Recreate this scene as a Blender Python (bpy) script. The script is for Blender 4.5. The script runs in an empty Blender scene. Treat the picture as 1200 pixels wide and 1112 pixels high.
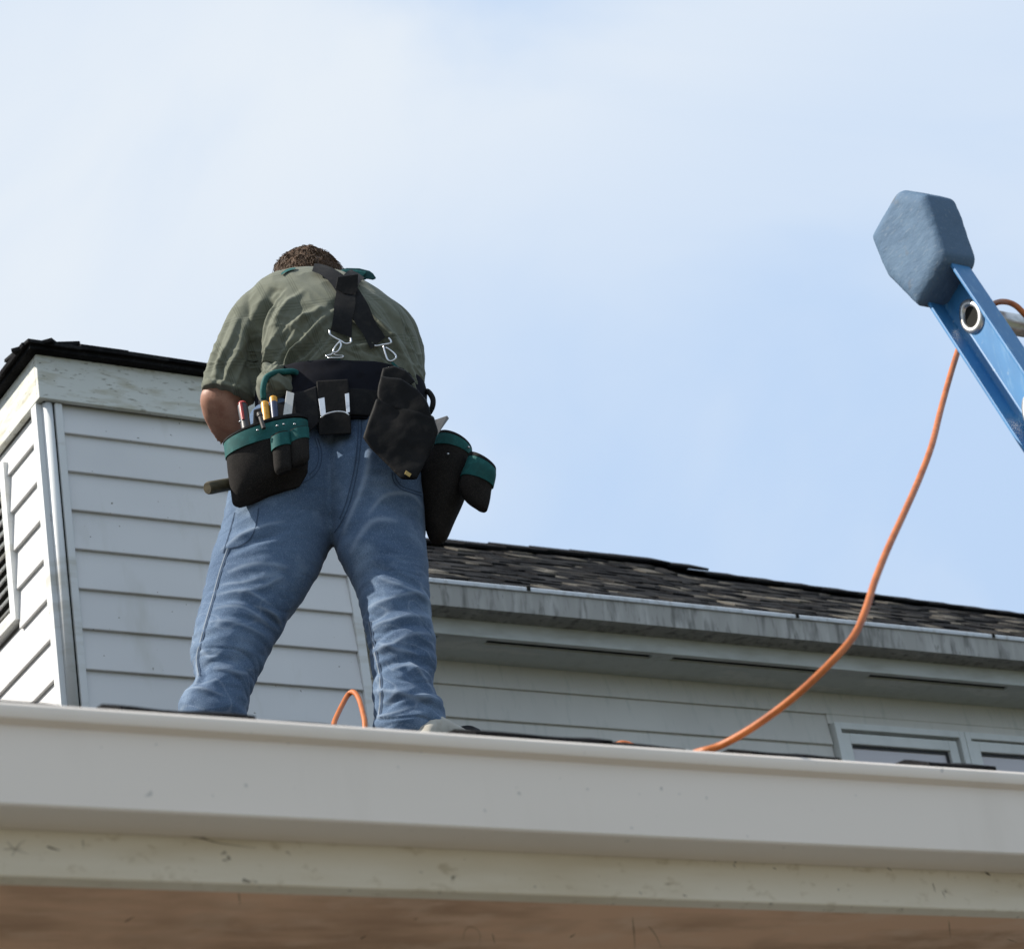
import bpy, math, random
import numpy as np
from mathutils import Vector, Matrix, noise
from mathutils.bvhtree import BVHTree

rng = random.Random(7)
sc = bpy.context.scene
COL = sc.collection
rad = math.radians

# ------------------------------------------------------------------ camera
cam_data = bpy.data.cameras.new("camera")
cam = bpy.data.objects.new("camera", cam_data)
COL.objects.link(cam)
cam_data.sensor_width = 36.0
cam_data.lens = 3246.0 / 1200.0 * 36.0
cam_data.clip_start = 0.1
cam_data.clip_end = 2000.0
yaw, pitch, roll = rad(34.69), rad(25.89), rad(-9.65)
fw = Vector((math.sin(yaw) * math.cos(pitch), math.cos(yaw) * math.cos(pitch), math.sin(pitch)))
r0 = Vector((math.cos(yaw), -math.sin(yaw), 0))
u0 = r0.cross(fw)
rt = r0 * math.cos(roll) + u0 * math.sin(roll)
up = u0 * math.cos(roll) - r0 * math.sin(roll)
mw = Matrix((rt, up, -fw)).transposed().to_4x4()
mw.translation = Vector((0, 0, 1.6))
cam.matrix_world = mw
cam_data.dof.use_dof = True
cam_data.dof.focus_distance = 7.4
cam_data.dof.aperture_fstop = 8.0
sc.camera = cam

# ------------------------------------------------------------------ sky and sun
BAND = (0.5389, 0.2716, -0.7974)
SUN_EL, SUN_AZ = rad(43), rad(-61)          # azimuth from +Y, towards +X
sun_dir = Vector((math.sin(SUN_AZ) * math.cos(SUN_EL), math.cos(SUN_AZ) * math.cos(SUN_EL), math.sin(SUN_EL)))
world = bpy.data.worlds.new("World")
sc.world = world
world.use_nodes = True
wn, wl = world.node_tree.nodes, world.node_tree.links
wn.clear()
w_out = wn.new("ShaderNodeOutputWorld")
sky = wn.new("ShaderNodeTexSky")
sky.sky_type = 'NISHITA'
sky.sun_disc = False
sky.sun_elevation = SUN_EL
sky.sun_rotation = SUN_AZ
sky.air_density = 1.0
sky.dust_density = 1.0
bg_sky = wn.new("ShaderNodeBackground"); bg_sky.inputs[1].default_value = 0.10
wl.new(sky.outputs[0], bg_sky.inputs[0])
bg_cl = wn.new("ShaderNodeBackground")
bg_cl.inputs[1].default_value = 1.0
tc = wn.new("ShaderNodeTexCoord")
mp = wn.new("ShaderNodeMapping"); mp.inputs['Scale'].default_value = (1.0, 1.0, 1.6); mp.inputs['Location'].default_value = (0.4, 0.15, 0.3)
wl.new(tc.outputs['Generated'], mp.inputs[0])
nz = wn.new("ShaderNodeTexNoise"); nz.inputs['Scale'].default_value = 3.8; nz.inputs['Detail'].default_value = 6.0
nz.inputs['Roughness'].default_value = 0.5; nz.inputs['Distortion'].default_value = 0.5
wl.new(mp.outputs[0], nz.inputs['Vector'])
cr = wn.new("ShaderNodeMapRange"); cr.inputs['From Min'].default_value = 0.34; cr.inputs['From Max'].default_value = 0.62
cr.inputs['To Min'].default_value = 0.0; cr.inputs['To Max'].default_value = 0.52; cr.interpolation_type = 'SMOOTHSTEP'
wl.new(nz.outputs[0], cr.inputs['Value'])
mx = wn.new("ShaderNodeMixShader")
cmix = wn.new("ShaderNodeMix"); cmix.data_type = 'RGBA'
cmix.inputs[6].default_value = (0.365, 0.475, 0.64, 1); cmix.inputs[7].default_value = (0.565, 0.607, 0.652, 1)
# one long soft band of cloud crossing the sky, broken up by the same noise
bdot = wn.new("ShaderNodeVectorMath"); bdot.operation = 'DOT_PRODUCT'; bdot.inputs[1].default_value = BAND
wl.new(tc.outputs['Generated'], bdot.inputs[0])
wob = wn.new("ShaderNodeMath"); wob.operation = 'MULTIPLY_ADD'; wob.inputs[1].default_value = 0.22; wob.inputs[2].default_value = -0.11
wl.new(nz.outputs[0], wob.inputs[0])
bsum = wn.new("ShaderNodeMath"); bsum.operation = 'ADD'
wl.new(bdot.outputs['Value'], bsum.inputs[0]); wl.new(wob.outputs[0], bsum.inputs[1])
babs = wn.new("ShaderNodeMath"); babs.operation = 'ABSOLUTE'; wl.new(bsum.outputs[0], babs.inputs[0])
band = wn.new("ShaderNodeMapRange"); band.interpolation_type = 'SMOOTHSTEP'
band.inputs['From Min'].default_value = 0.0; band.inputs['From Max'].default_value = 0.10
band.inputs['To Min'].default_value = 0.36; band.inputs['To Max'].default_value = 0.0
wl.new(babs.outputs[0], band.inputs['Value'])
glow = wn.new("ShaderNodeMapRange"); glow.inputs['From Min'].default_value = 0.05; glow.inputs['From Max'].default_value = 0.5
glow.inputs['To Min'].default_value = -0.10; glow.inputs['To Max'].default_value = 0.16
whiten = wn.new("ShaderNodeMath"); whiten.operation = 'ADD'
w2 = wn.new("ShaderNodeMath"); w2.operation = 'ADD'; w2.use_clamp = True
wl.new(cr.outputs[0], whiten.inputs[0]); wl.new(glow.outputs[0], whiten.inputs[1])
wl.new(whiten.outputs[0], w2.inputs[0]); wl.new(band.outputs[0], w2.inputs[1])
wl.new(w2.outputs[0], cmix.inputs[0]); wl.new(cmix.outputs[2], bg_cl.inputs[0])
sdot = wn.new("ShaderNodeVectorMath"); sdot.operation = 'DOT_PRODUCT'; sdot.inputs[1].default_value = sun_dir
wl.new(tc.outputs['Generated'], sdot.inputs[0])
veil = wn.new("ShaderNodeMapRange"); veil.inputs['From Min'].default_value = -0.95; veil.inputs['From Max'].default_value = 0.10
veil.inputs['To Min'].default_value = 0.30; veil.inputs['To Max'].default_value = 0.96
wl.new(sdot.outputs['Value'], glow.inputs['Value']); wl.new(sdot.outputs['Value'], veil.inputs['Value']); wl.new(veil.outputs[0], mx.inputs[0])
wl.new(bg_sky.outputs[0], mx.inputs[1]); wl.new(bg_cl.outputs[0], mx.inputs[2])
wl.new(mx.outputs[0], w_out.inputs[0])

sun_data = bpy.data.lights.new("sun", 'SUN')
sun_data.energy = 5.0
sun_data.angle = rad(0.6)
sun_data.color = (1.0, 0.94, 0.85)
sun = bpy.data.objects.new("sun", sun_data)
COL.objects.link(sun)
sun.rotation_euler = (-sun_dir).to_track_quat('-Z', 'Y').to_euler()
sun.location = (-20, 5, 25)

sc.view_settings.view_transform = 'Standard'
sc.view_settings.look = 'None'
sc.view_settings.exposure = 0.56
sc.view_settings.gamma = 1.0
sc.view_settings.use_curve_mapping = False

D = {'W': {'cap': [(6.496, 10.15, 7.173), (6.616, 10.15, 7.181), (7.735, 10.15, 7.194), (7.799, 10.15, 7.181)],
       'cap_outline': [(0.007, 1.375), (0.031, 1.507), (0.012, 1.619), (-0.102, 1.628), (-0.12, 1.616), (-0.163, 1.544), (-0.154, 1.498), (-0.124, 1.391), (-0.111, 1.38)],
       'cord_loop': [(2.966, 5.2, 3.903), (3.02, 5.25, 3.976), (3.072, 5.3, 4.037), (3.107, 5.32, 4.079), (3.112, 5.3, 4.077), (3.1, 5.26, 4.039), (3.071, 5.2, 3.965), (3.047, 5.15, 3.887)],
       'cord_over': [(3.928, 3.86, 4.381), (3.971, 3.84, 4.424), (3.949, 3.78, 4.41), (3.919, 3.72, 4.378), (3.907, 3.68, 4.346), (3.92, 3.67, 4.319)],
       'cord_run': [(2.674, 3.47, 3.158), (2.691, 3.42, 3.153), (2.722, 3.36, 3.165), (2.764, 3.3, 3.193), (2.817, 3.26, 3.237), (2.886, 3.26, 3.296), (2.944, 3.28, 3.36), (3.015, 3.32, 3.439), (3.107, 3.37, 3.534), (3.224, 3.43, 3.65),
                    (3.348, 3.5, 3.771), (3.458, 3.56, 3.887), (3.625, 3.68, 4.056), (3.808, 3.8, 4.248)],
       'cord_spot': [(3.139, 4.4, 3.555), (3.138, 4.35, 3.552), (3.146, 4.32, 3.55), (3.158, 4.3, 3.537), (3.146, 4.25, 3.497)],
       'eave_bits': [(1.323, 1.518), (1.609, 1.828), (1.844, 2.019), (2.21, 2.467), (2.442, 2.609), (2.744, 2.93), (3.124, 3.276)],
       'ladder_base': (3.768, 3.318, 3.1),
       'ladder_dir': (0.0, 0.3453, 0.9385),
       'man': (3.34, 5.87, 4.191),
       'rail_tips': [(0.0, 1.377), (-0.11, 1.389)],
       'ridge': [(6.192, 7.167), (6.496, 7.173), (6.954, 7.189), (7.454, 7.198), (7.72, 7.197), (7.79, 7.185), (7.91, 7.161), (8.28, 7.152), (9.049, 7.133), (10.226, 7.11)],
       'rung_hole': (-0.045, 1.287),
       'specks': [([(1.698, 3.428, 2.955), (1.731, 3.428, 2.951), (1.761, 3.428, 2.945), (1.813, 3.428, 2.941)], 0.001), ([(1.708, 3.428, 2.958), (1.729, 3.428, 2.953), (1.745, 3.428, 2.947)], 0.0013),
                  ([(1.749, 3.428, 2.961), (1.756, 3.428, 2.953)], 0.0008), ([(1.486, 3.428, 2.93), (1.495, 3.428, 2.927), (1.505, 3.428, 2.925)], 0.0018), ([(1.541, 3.428, 2.943), (1.541, 3.428, 2.93)], 0.001),
                  ([(1.427, 3.428, 2.935), (1.439, 3.428, 2.923), (1.458, 3.428, 2.918)], 0.0008), ([(1.433, 3.428, 2.914), (1.444, 3.428, 2.93), (1.455, 3.428, 2.938)], 0.0008), ([(1.421, 3.428, 2.923), (1.449, 3.428, 2.925)], 0.0007),
                  ([(2.597, 3.428, 2.96), (2.604, 3.427, 2.957)], 0.002), ([(2.672, 3.428, 2.958), (2.681, 3.428, 2.95)], 0.003), ([(2.675, 3.428, 2.948), (2.677, 3.428, 2.942)], 0.0014), ([(2.64, 3.428, 2.955), (2.646, 3.428, 2.953)], 0.0013),
                  ([(2.818, 3.428, 2.958), (2.832, 3.428, 2.955)], 0.0022), ([(2.989, 3.428, 2.958), (3.003, 3.428, 2.948)], 0.0018), ([(3.087, 3.428, 2.93), (3.088, 3.428, 2.913)], 0.0011), ([(3.209, 3.427, 2.954), (3.22, 3.428, 2.947)], 0.003),
                  ([(3.104, 3.428, 2.917), (3.107, 3.428, 2.903)], 0.001), ([(2.562, 3.427, 2.892), (2.571, 3.428, 2.89)], 0.001), ([(2.754, 3.428, 2.945), (2.76, 3.428, 2.942)], 0.0012), ([(1.676, 3.606, 2.886), (1.681, 3.582, 2.886)], 0.0016),
                  ([(2.097, 3.655, 2.886), (2.099, 3.639, 2.886)], 0.0018), ([(2.525, 3.522, 2.886), (2.58, 3.602, 2.886), (2.627, 3.673, 2.886)], 0.0009), ([(2.581, 3.56, 2.886), (2.62, 3.599, 2.886), (2.673, 3.662, 2.886)], 0.0008),
                  ([(2.278, 3.644, 2.886), (2.255, 3.595, 2.886), (2.268, 3.59, 2.886), (2.299, 3.625, 2.886), (2.324, 3.674, 2.886)], 0.0006), ([(1.796, 3.465, 2.886), (1.823, 3.518, 2.886)], 0.0008),
                  ([(2.467, 3.623, 2.886), (2.467, 3.606, 2.886)], 0.0016), ([(3.157, 3.487, 2.886), (3.229, 3.572, 2.886)], 0.0008), ([(3.36, 3.573, 2.886), (3.397, 3.589, 2.886)], 0.0009), ([(2.316, 3.616, 2.886), (2.349, 3.664, 2.886)], 0.0009),
                  ([(2.141, 3.559, 2.886), (2.145, 3.555, 2.886)], 0.0014)],
       'view': (0.0054, 0.8706, 0.4995),
       'viewlow': (-0.0127, 0.9085, 0.4239)},
 'arm_left': [(-0.133, 0.25, 1.273, 0.038, -0.027, 0.045, 0.0, 2.0), (-0.157, 0.245, 1.211, 0.049, -0.027, 0.048, 0.0, 2.0), (-0.175, 0.25, 1.166, 0.056, -0.028, 0.046, 0.0, 2.0), (-0.176, 0.27, 1.138, 0.057, -0.028, 0.046, 0.0, 2.0),
              (-0.173, 0.3, 1.117, 0.054, -0.025, 0.043, 0.0, 2.0), (-0.165, 0.34, 1.099, 0.048, -0.02, 0.04, 0.0, 2.0), (-0.152, 0.39, 1.094, 0.046, -0.014, 0.035, 0.0, 2.0), (-0.137, 0.43, 1.097, 0.04, -0.009, 0.03, 0.0, 2.0),
              (-0.12, 0.455, 1.098, 0.033, -0.005, 0.022, 0.0, 2.0)],
 'arm_right': [(0.359, 0.36, 1.334, 0.045, -0.022, 0.045, 0.0, 2.0), (0.357, 0.38, 1.259, 0.041, -0.021, 0.045, 0.0, 2.0), (0.343, 0.4, 1.212, 0.043, -0.018, 0.043, 0.0, 2.0), (0.309, 0.45, 1.221, 0.04, -0.023, 0.04, 0.0, 2.0),
               (0.268, 0.5, 1.254, 0.035, -0.023, 0.034, 0.0, 2.0), (0.234, 0.53, 1.284, 0.033, -0.02, 0.03, 0.0, 2.0), (0.212, 0.55, 1.306, 0.033, -0.015, 0.022, 0.0, 2.0)],
 'badge': [(0.312, -0.055, 0.723), (0.325, -0.055, 0.71), (0.319, -0.055, 0.701), (0.306, -0.055, 0.713)],
 'belt': [(0.148, 0.212, 0.969, 0.24, -0.032, 0.15, 0.0, 2.0), (0.15, 0.212, 0.983, 0.24, -0.034, 0.153, 0.0, 2.0), (0.165, 0.218, 1.106, 0.241, -0.035, 0.158, 0.0, 2.0), (0.17, 0.22, 1.147, 0.239, -0.036, 0.16, 0.0, 2.0),
          (0.171, 0.22, 1.155, 0.237, -0.036, 0.157, 0.0, 2.0)],
 'belt_strap': [(0.149, 0.212, 0.979, 0.242, -0.033, 0.155, 0.0, 2.0), (0.15, 0.212, 0.985, 0.245, -0.033, 0.158, 0.0, 2.0), (0.158, 0.215, 1.052, 0.245, -0.035, 0.163, 0.0, 2.0), (0.159, 0.215, 1.057, 0.243, -0.034, 0.16, 0.0, 2.0)],
 'clip_bars': [[(0.161, 0.1, 1.271), (0.161, 0.1, 1.257), (0.173, 0.1, 1.244), (0.187, 0.1, 1.233), (0.2, 0.1, 1.221), (0.215, 0.1, 1.223), (0.217, 0.1, 1.237)],
               [(0.27, 0.1, 1.219), (0.274, 0.1, 1.206), (0.285, 0.1, 1.2), (0.305, 0.1, 1.201), (0.324, 0.1, 1.202), (0.327, 0.1, 1.211), (0.322, 0.1, 1.22)]],
 'clip_hooks': [[(0.187, 0.09, 1.227), (0.171, 0.09, 1.211), (0.163, 0.09, 1.198), (0.168, 0.09, 1.192), (0.179, 0.09, 1.198), (0.187, 0.09, 1.214), (0.184, 0.09, 1.225)],
                [(0.304, 0.09, 1.192), (0.306, 0.09, 1.17), (0.31, 0.09, 1.147), (0.319, 0.09, 1.14), (0.332, 0.09, 1.146), (0.334, 0.09, 1.157), (0.323, 0.09, 1.173), (0.31, 0.09, 1.186)]],
 'clip_loop': [(0.142, 0.085, 1.179), (0.143, 0.085, 1.183), (0.156, 0.085, 1.184), (0.163, 0.085, 1.19), (0.167, 0.085, 1.181), (0.186, 0.085, 1.176), (0.188, 0.085, 1.172), (0.18, 0.085, 1.17), (0.145, 0.085, 1.175)],
 'clip_tabs': [[(0.143, 0.085, 1.179), (0.181, 0.085, 1.173), (0.179, 0.085, 1.158), (0.141, 0.085, 1.163)], [(0.318, 0.08, 1.129), (0.325, 0.08, 1.131), (0.345, 0.08, 1.1), (0.34, 0.08, 1.093)]],
 'hair': [(0.116, 0.385, 1.508, 0.092, -0.017, 0.092, 50.0, 2.0), (0.12, 0.4, 1.549, 0.102, -0.019, 0.105, 52.0, 2.0), (0.124, 0.418, 1.587, 0.109, -0.022, 0.112, 55.0, 2.0), (0.127, 0.435, 1.621, 0.107, -0.023, 0.11, 55.0, 2.0),
          (0.13, 0.448, 1.648, 0.097, -0.02, 0.098, 55.0, 2.0), (0.13, 0.458, 1.669, 0.073, -0.016, 0.07, 55.0, 2.0), (0.129, 0.466, 1.684, 0.035, -0.009, 0.03, 55.0, 2.0)],
 'hammer': [(-0.227, 0.0, 0.78), (-0.166, 0.05, 0.808), (-0.004, 0.19, 0.881)],
 'hand_left_root': [(-0.116, 0.46, 1.103)],
 'handle_blue': [(-0.022, 0.0, 0.943), (-0.019, 0.015, 1.039)],
 'handle_left': [(-0.047, 0.05, 1.053), (-0.044, 0.04, 1.083), (-0.032, 0.04, 1.114), (-0.007, 0.05, 1.131), (0.024, 0.06, 1.136), (0.049, 0.08, 1.142), (0.064, 0.09, 1.126)],
 'handle_right': [(0.402, 0.2, 1.087), (0.413, 0.19, 1.08), (0.422, 0.18, 1.051), (0.418, 0.18, 1.027), (0.406, 0.19, 1.012)],
 'handle_yellow': [(-0.045, 0.0, 0.941), (-0.044, 0.015, 1.026)],
 'hanger': [(0.012, 0.085, 1.068), (0.103, 0.085, 1.092), (0.097, 0.08, 0.976), (0.065, 0.08, 0.949), (0.039, 0.08, 0.969), (0.013, 0.085, 0.998)],
 'hanger_left': [(-0.078, 0.045, 1.023), (-0.027, 0.045, 1.031), (0.04, 0.045, 1.04), (0.04, 0.03, 0.943), (-0.021, 0.03, 0.931), (-0.09, 0.03, 0.926)],
 'head': [(0.126, 0.36, 1.443, 0.052, -0.011, 0.055, 55.0, 2.0), (0.13, 0.375, 1.489, 0.062, -0.013, 0.06, 55.0, 2.0), (0.132, 0.4, 1.543, 0.08, -0.017, 0.085, 55.0, 2.0), (0.127, 0.42, 1.59, 0.089, -0.018, 0.1, 55.0, 2.0),
          (0.125, 0.435, 1.626, 0.082, -0.017, 0.098, 55.0, 2.0), (0.127, 0.45, 1.657, 0.06, -0.013, 0.08, 55.0, 2.0), (0.128, 0.46, 1.676, 0.03, -0.006, 0.04, 55.0, 2.0)],
 'holster': [(0.105, 0.085, 1.108), (0.193, 0.082, 1.098), (0.181, 0.08, 0.928), (0.092, 0.082, 0.938)],
 'holster_plates': [[(0.104, 0.03, 1.022), (0.121, 0.03, 1.024), (0.119, 0.022, 0.967), (0.104, 0.022, 0.964)], [(0.178, 0.03, 1.026), (0.19, 0.03, 1.027), (0.185, 0.022, 0.964), (0.175, 0.022, 0.961)]],
 'holster_wire': [(0.104, 0.012, 0.953), (0.116, 0.012, 0.961), (0.138, 0.012, 0.965), (0.155, 0.012, 0.964), (0.171, 0.012, 0.959), (0.181, 0.012, 0.949)],
 'jean_folds': [([(0.224, 1.005), (0.212, 0.926), (0.191, 0.823), (0.156, 0.711), (0.12, 0.646), (0.085, 0.595)], 0.012, -0.012), ([(0.228, 0.87), (0.205, 0.768), (0.158, 0.671), (0.12, 0.612)], 0.02, 0.01),
                ([(-0.213, 0.61), (-0.137, 0.641), (-0.032, 0.662)], 0.014, 0.009), ([(-0.203, 0.583), (-0.124, 0.606), (-0.045, 0.626)], 0.012, -0.007), ([(-0.2, 0.529), (-0.123, 0.535), (-0.04, 0.522)], 0.016, 0.005),
                ([(-0.225, 0.495), (-0.154, 0.484), (-0.068, 0.499)], 0.012, 0.005), ([(-0.241, 0.465), (-0.158, 0.452), (-0.095, 0.41)], 0.011, 0.006), ([(-0.231, 0.441), (-0.161, 0.421), (-0.091, 0.373), (-0.076, 0.361)], 0.01, -0.007),
                ([(-0.246, 0.416), (-0.172, 0.404), (-0.11, 0.357)], 0.012, 0.006), ([(-0.224, 0.385), (-0.159, 0.365), (-0.094, 0.346)], 0.01, -0.006), ([(-0.259, 0.372), (-0.202, 0.358), (-0.122, 0.323)], 0.01, 0.005),
                ([(-0.175, 0.45), (-0.115, 0.46), (-0.052, 0.496)], 0.01, 0.006), ([(-0.138, 0.408), (-0.09, 0.386), (-0.072, 0.361)], 0.009, 0.008), ([(-0.294, 0.302), (-0.265, 0.261), (-0.231, 0.274)], 0.013, 0.006),
                ([(-0.31, 0.268), (-0.302, 0.222), (-0.314, 0.188)], 0.01, 0.009), ([(-0.299, 0.257), (-0.287, 0.211), (-0.299, 0.177)], 0.01, -0.007), ([(-0.261, 0.225), (-0.205, 0.207), (-0.171, 0.211)], 0.013, 0.005),
                ([(-0.354, 0.195), (-0.323, 0.181), (-0.284, 0.157), (-0.238, 0.132)], 0.009, 0.007), ([(-0.29, 0.185), (-0.25, 0.165), (-0.193, 0.161)], 0.012, -0.005), ([(0.132, 0.542), (0.201, 0.616), (0.27, 0.615)], 0.022, 0.007),
                ([(0.149, 0.605), (0.214, 0.585), (0.307, 0.514)], 0.02, -0.005), ([(0.196, 0.448), (0.243, 0.413), (0.322, 0.373)], 0.012, 0.007), ([(0.185, 0.487), (0.255, 0.439), (0.325, 0.4)], 0.011, -0.006),
                ([(0.153, 0.371), (0.22, 0.37), (0.308, 0.393)], 0.012, 0.006), ([(0.163, 0.324), (0.241, 0.335), (0.326, 0.344)], 0.01, -0.006), ([(0.161, 0.306), (0.228, 0.305), (0.323, 0.322)], 0.011, 0.008),
                ([(0.146, 0.254), (0.225, 0.278), (0.319, 0.29)], 0.01, -0.007), ([(0.151, 0.226), (0.202, 0.231), (0.263, 0.253), (0.315, 0.264)], 0.012, 0.009), ([(0.171, 0.25), (0.208, 0.217), (0.272, 0.198)], 0.009, 0.007),
                ([(0.137, 0.162), (0.197, 0.18), (0.28, 0.176)], 0.011, -0.008), ([(0.194, 0.154), (0.245, 0.163), (0.303, 0.136)], 0.013, 0.008), ([(0.247, 0.181), (0.274, 0.132), (0.3, 0.084)], 0.01, 0.01),
                ([(0.227, 0.157), (0.254, 0.109), (0.297, 0.066)], 0.01, -0.01), ([(0.139, 0.118), (0.192, 0.083), (0.255, 0.055), (0.318, 0.063)], 0.012, 0.011), ([(0.163, 0.043), (0.214, 0.062), (0.262, 0.045), (0.313, 0.028)], 0.009, -0.01),
                ([(0.121, 0.041), (0.176, 0.023), (0.252, 0.034)], 0.009, 0.007), ([(0.304, 0.431), (0.319, 0.355), (0.315, 0.264)], 0.01, 0.006), ([(0.062, 0.733), (0.09, 0.681), (0.119, 0.638)], 0.02, -0.006),
                ([(-0.034, 0.727), (0.032, 0.691), (0.102, 0.69)], 0.02, -0.005), ([(0.241, 0.684), (0.284, 0.651), (0.342, 0.647)], 0.018, -0.006), ([(0.194, 0.64), (0.243, 0.697), (0.316, 0.712), (0.348, 0.693)], 0.015, 0.006)],
 'knife_red': [(-0.102, 0.0, 0.937), (-0.106, 0.02, 1.031)],
 'leg_left': [(-0.282, -0.01, 0.071, 0.086, -0.018, 0.083, 0.0, 2.0), (-0.28, -0.01, 0.105, 0.09, -0.019, 0.087, 0.0, 2.0), (-0.279, -0.01, 0.126, 0.09, -0.021, 0.09, 0.0, 2.0), (-0.275, 0.0, 0.149, 0.091, -0.021, 0.095, 0.0, 2.0),
              (-0.263, 0.0, 0.178, 0.087, -0.018, 0.09, 0.0, 2.0), (-0.244, 0.01, 0.21, 0.079, -0.016, 0.09, 0.0, 2.0), (-0.236, 0.03, 0.253, 0.088, -0.017, 0.095, 0.0, 2.0), (-0.227, 0.045, 0.299, 0.1, -0.021, 0.1, 0.0, 2.0),
              (-0.207, 0.06, 0.351, 0.107, -0.022, 0.105, 0.0, 2.0), (-0.179, 0.08, 0.414, 0.12, -0.023, 0.11, 0.0, 2.0), (-0.147, 0.1, 0.48, 0.133, -0.026, 0.115, 0.0, 2.0), (-0.122, 0.115, 0.536, 0.141, -0.03, 0.12, 0.0, 2.0),
              (-0.097, 0.13, 0.595, 0.147, -0.035, 0.125, 0.0, 2.0), (-0.073, 0.15, 0.661, 0.15, -0.039, 0.13, 0.0, 2.0), (-0.045, 0.17, 0.725, 0.156, -0.047, 0.14, 0.0, 2.0), (-0.019, 0.18, 0.793, 0.162, -0.047, 0.15, 0.0, 2.0),
              (0.004, 0.19, 0.873, 0.163, -0.043, 0.15, 0.0, 2.0), (0.028, 0.207, 0.955, 0.161, -0.039, 0.144, 0.0, 2.0), (0.05, 0.212, 1.021, 0.16, -0.032, 0.141, 0.0, 2.0), (0.063, 0.216, 1.063, 0.157, -0.03, 0.134, 0.0, 2.0)],
 'leg_right': [(0.215, -0.01, -0.037, 0.092, -0.017, 0.083, 0.0, 2.0), (0.218, -0.01, -0.014, 0.095, -0.017, 0.087, 0.0, 2.0), (0.222, -0.01, 0.009, 0.095, -0.017, 0.09, 0.0, 2.0), (0.225, 0.0, 0.037, 0.093, -0.017, 0.095, 0.0, 2.0),
               (0.227, 0.0, 0.068, 0.091, -0.014, 0.09, 0.0, 2.0), (0.222, 0.01, 0.111, 0.082, -0.013, 0.086, 0.0, 2.0), (0.225, 0.02, 0.155, 0.082, -0.014, 0.088, 0.0, 2.0), (0.23, 0.04, 0.213, 0.087, -0.014, 0.092, 0.0, 2.0),
               (0.232, 0.06, 0.28, 0.088, -0.016, 0.098, 0.0, 2.0), (0.232, 0.08, 0.351, 0.091, -0.017, 0.103, 0.0, 2.0), (0.23, 0.1, 0.422, 0.095, -0.019, 0.108, 0.0, 2.0), (0.225, 0.115, 0.482, 0.104, -0.024, 0.117, 0.0, 2.0),
               (0.217, 0.13, 0.545, 0.12, -0.031, 0.125, 0.0, 2.0), (0.215, 0.15, 0.611, 0.128, -0.031, 0.135, 0.0, 2.0), (0.209, 0.17, 0.676, 0.139, -0.035, 0.145, 0.0, 2.0), (0.209, 0.18, 0.751, 0.149, -0.038, 0.15, 0.0, 2.0),
               (0.216, 0.19, 0.836, 0.154, -0.038, 0.15, 0.0, 2.0), (0.231, 0.207, 0.923, 0.15, -0.037, 0.144, 0.0, 2.0), (0.245, 0.212, 0.99, 0.146, -0.03, 0.141, 0.0, 2.0), (0.256, 0.216, 1.033, 0.137, -0.027, 0.134, 0.0, 2.0)],
 'pad_edge': [(0.209, 0.24, 1.522), (0.216, 0.24, 1.544), (0.235, 0.24, 1.548), (0.272, 0.24, 1.541), (0.3, 0.24, 1.528), (0.309, 0.24, 1.518), (0.317, 0.24, 1.499), (0.306, 0.24, 1.496), (0.289, 0.24, 1.502), (0.263, 0.24, 1.494)],
 'pad_face': [(0.213, 0.235, 1.523), (0.219, 0.235, 1.539), (0.236, 0.235, 1.539), (0.268, 0.235, 1.532), (0.292, 0.235, 1.522), (0.281, 0.235, 1.511), (0.264, 0.235, 1.5)],
 'pad_left': [(0.044, 0.0, 1.414), (0.063, 0.0, 1.425), (0.087, 0.0, 1.428)],
 'pad_right': [(0.21, 0.0, 1.382), (0.235, 0.0, 1.392), (0.264, 0.0, 1.391), (0.292, 0.0, 1.383), (0.316, 0.0, 1.362)],
 'peg': [(-0.053, -0.06, 0.906), (-0.06, -0.055, 0.957)],
 'pencil_card': [(-0.002, 0.01, 0.961), (0.02, 0.02, 1.054), (0.04, 0.02, 1.043), (0.021, 0.01, 0.952)],
 'pouch_back': [(0.311, 0.0, 0.725, 0.019, -0.004, 0.006, 0.0, 2.0), (0.31, -0.004, 0.745, 0.038, -0.005, 0.018, 0.0, 2.0), (0.309, -0.006, 0.786, 0.065, -0.004, 0.026, 0.0, 2.0), (0.311, -0.004, 0.833, 0.092, -0.001, 0.032, 0.0, 2.0),
                (0.312, 0.0, 0.866, 0.102, -0.005, 0.034, 0.0, 2.0), (0.321, 0.004, 0.9, 0.094, -0.016, 0.034, 0.0, 2.0), (0.328, 0.01, 0.93, 0.079, -0.029, 0.03, 0.0, 2.0), (0.331, 0.014, 0.948, 0.07, -0.038, 0.026, 0.0, 2.0)],
 'pouch_back_outline': [(0.262, 0.0, 0.983), (0.236, 0.0, 0.929), (0.208, 0.0, 0.869), (0.226, 0.0, 0.83), (0.257, 0.0, 0.785), (0.297, 0.0, 0.729), (0.336, 0.0, 0.723), (0.376, 0.0, 0.777), (0.415, 0.0, 0.855), (0.41, 0.0, 0.901)],
 'pouch_flap': [(0.333, -0.012, 0.922, 0.06, -0.043, 0.012, 0.0, 2.0), (0.334, -0.006, 0.942, 0.066, -0.045, 0.024, 0.0, 2.0), (0.336, 0.004, 0.978, 0.064, -0.044, 0.028, 0.0, 2.0), (0.337, 0.014, 1.013, 0.055, -0.037, 0.028, 0.0, 2.0),
                (0.328, 0.028, 1.052, 0.041, -0.024, 0.022, 0.0, 2.0), (0.323, 0.04, 1.082, 0.032, -0.013, 0.012, 0.0, 2.0)],
 'pouch_flap_outline': [(0.282, -0.02, 1.04), (0.337, -0.02, 1.02), (0.377, -0.02, 0.984), (0.397, -0.02, 0.941), (0.404, -0.02, 0.886), (0.39, -0.02, 0.87), (0.328, -0.02, 0.92), (0.273, -0.02, 0.952), (0.265, -0.02, 0.978), (0.272, -0.02, 1.014)],
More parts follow.
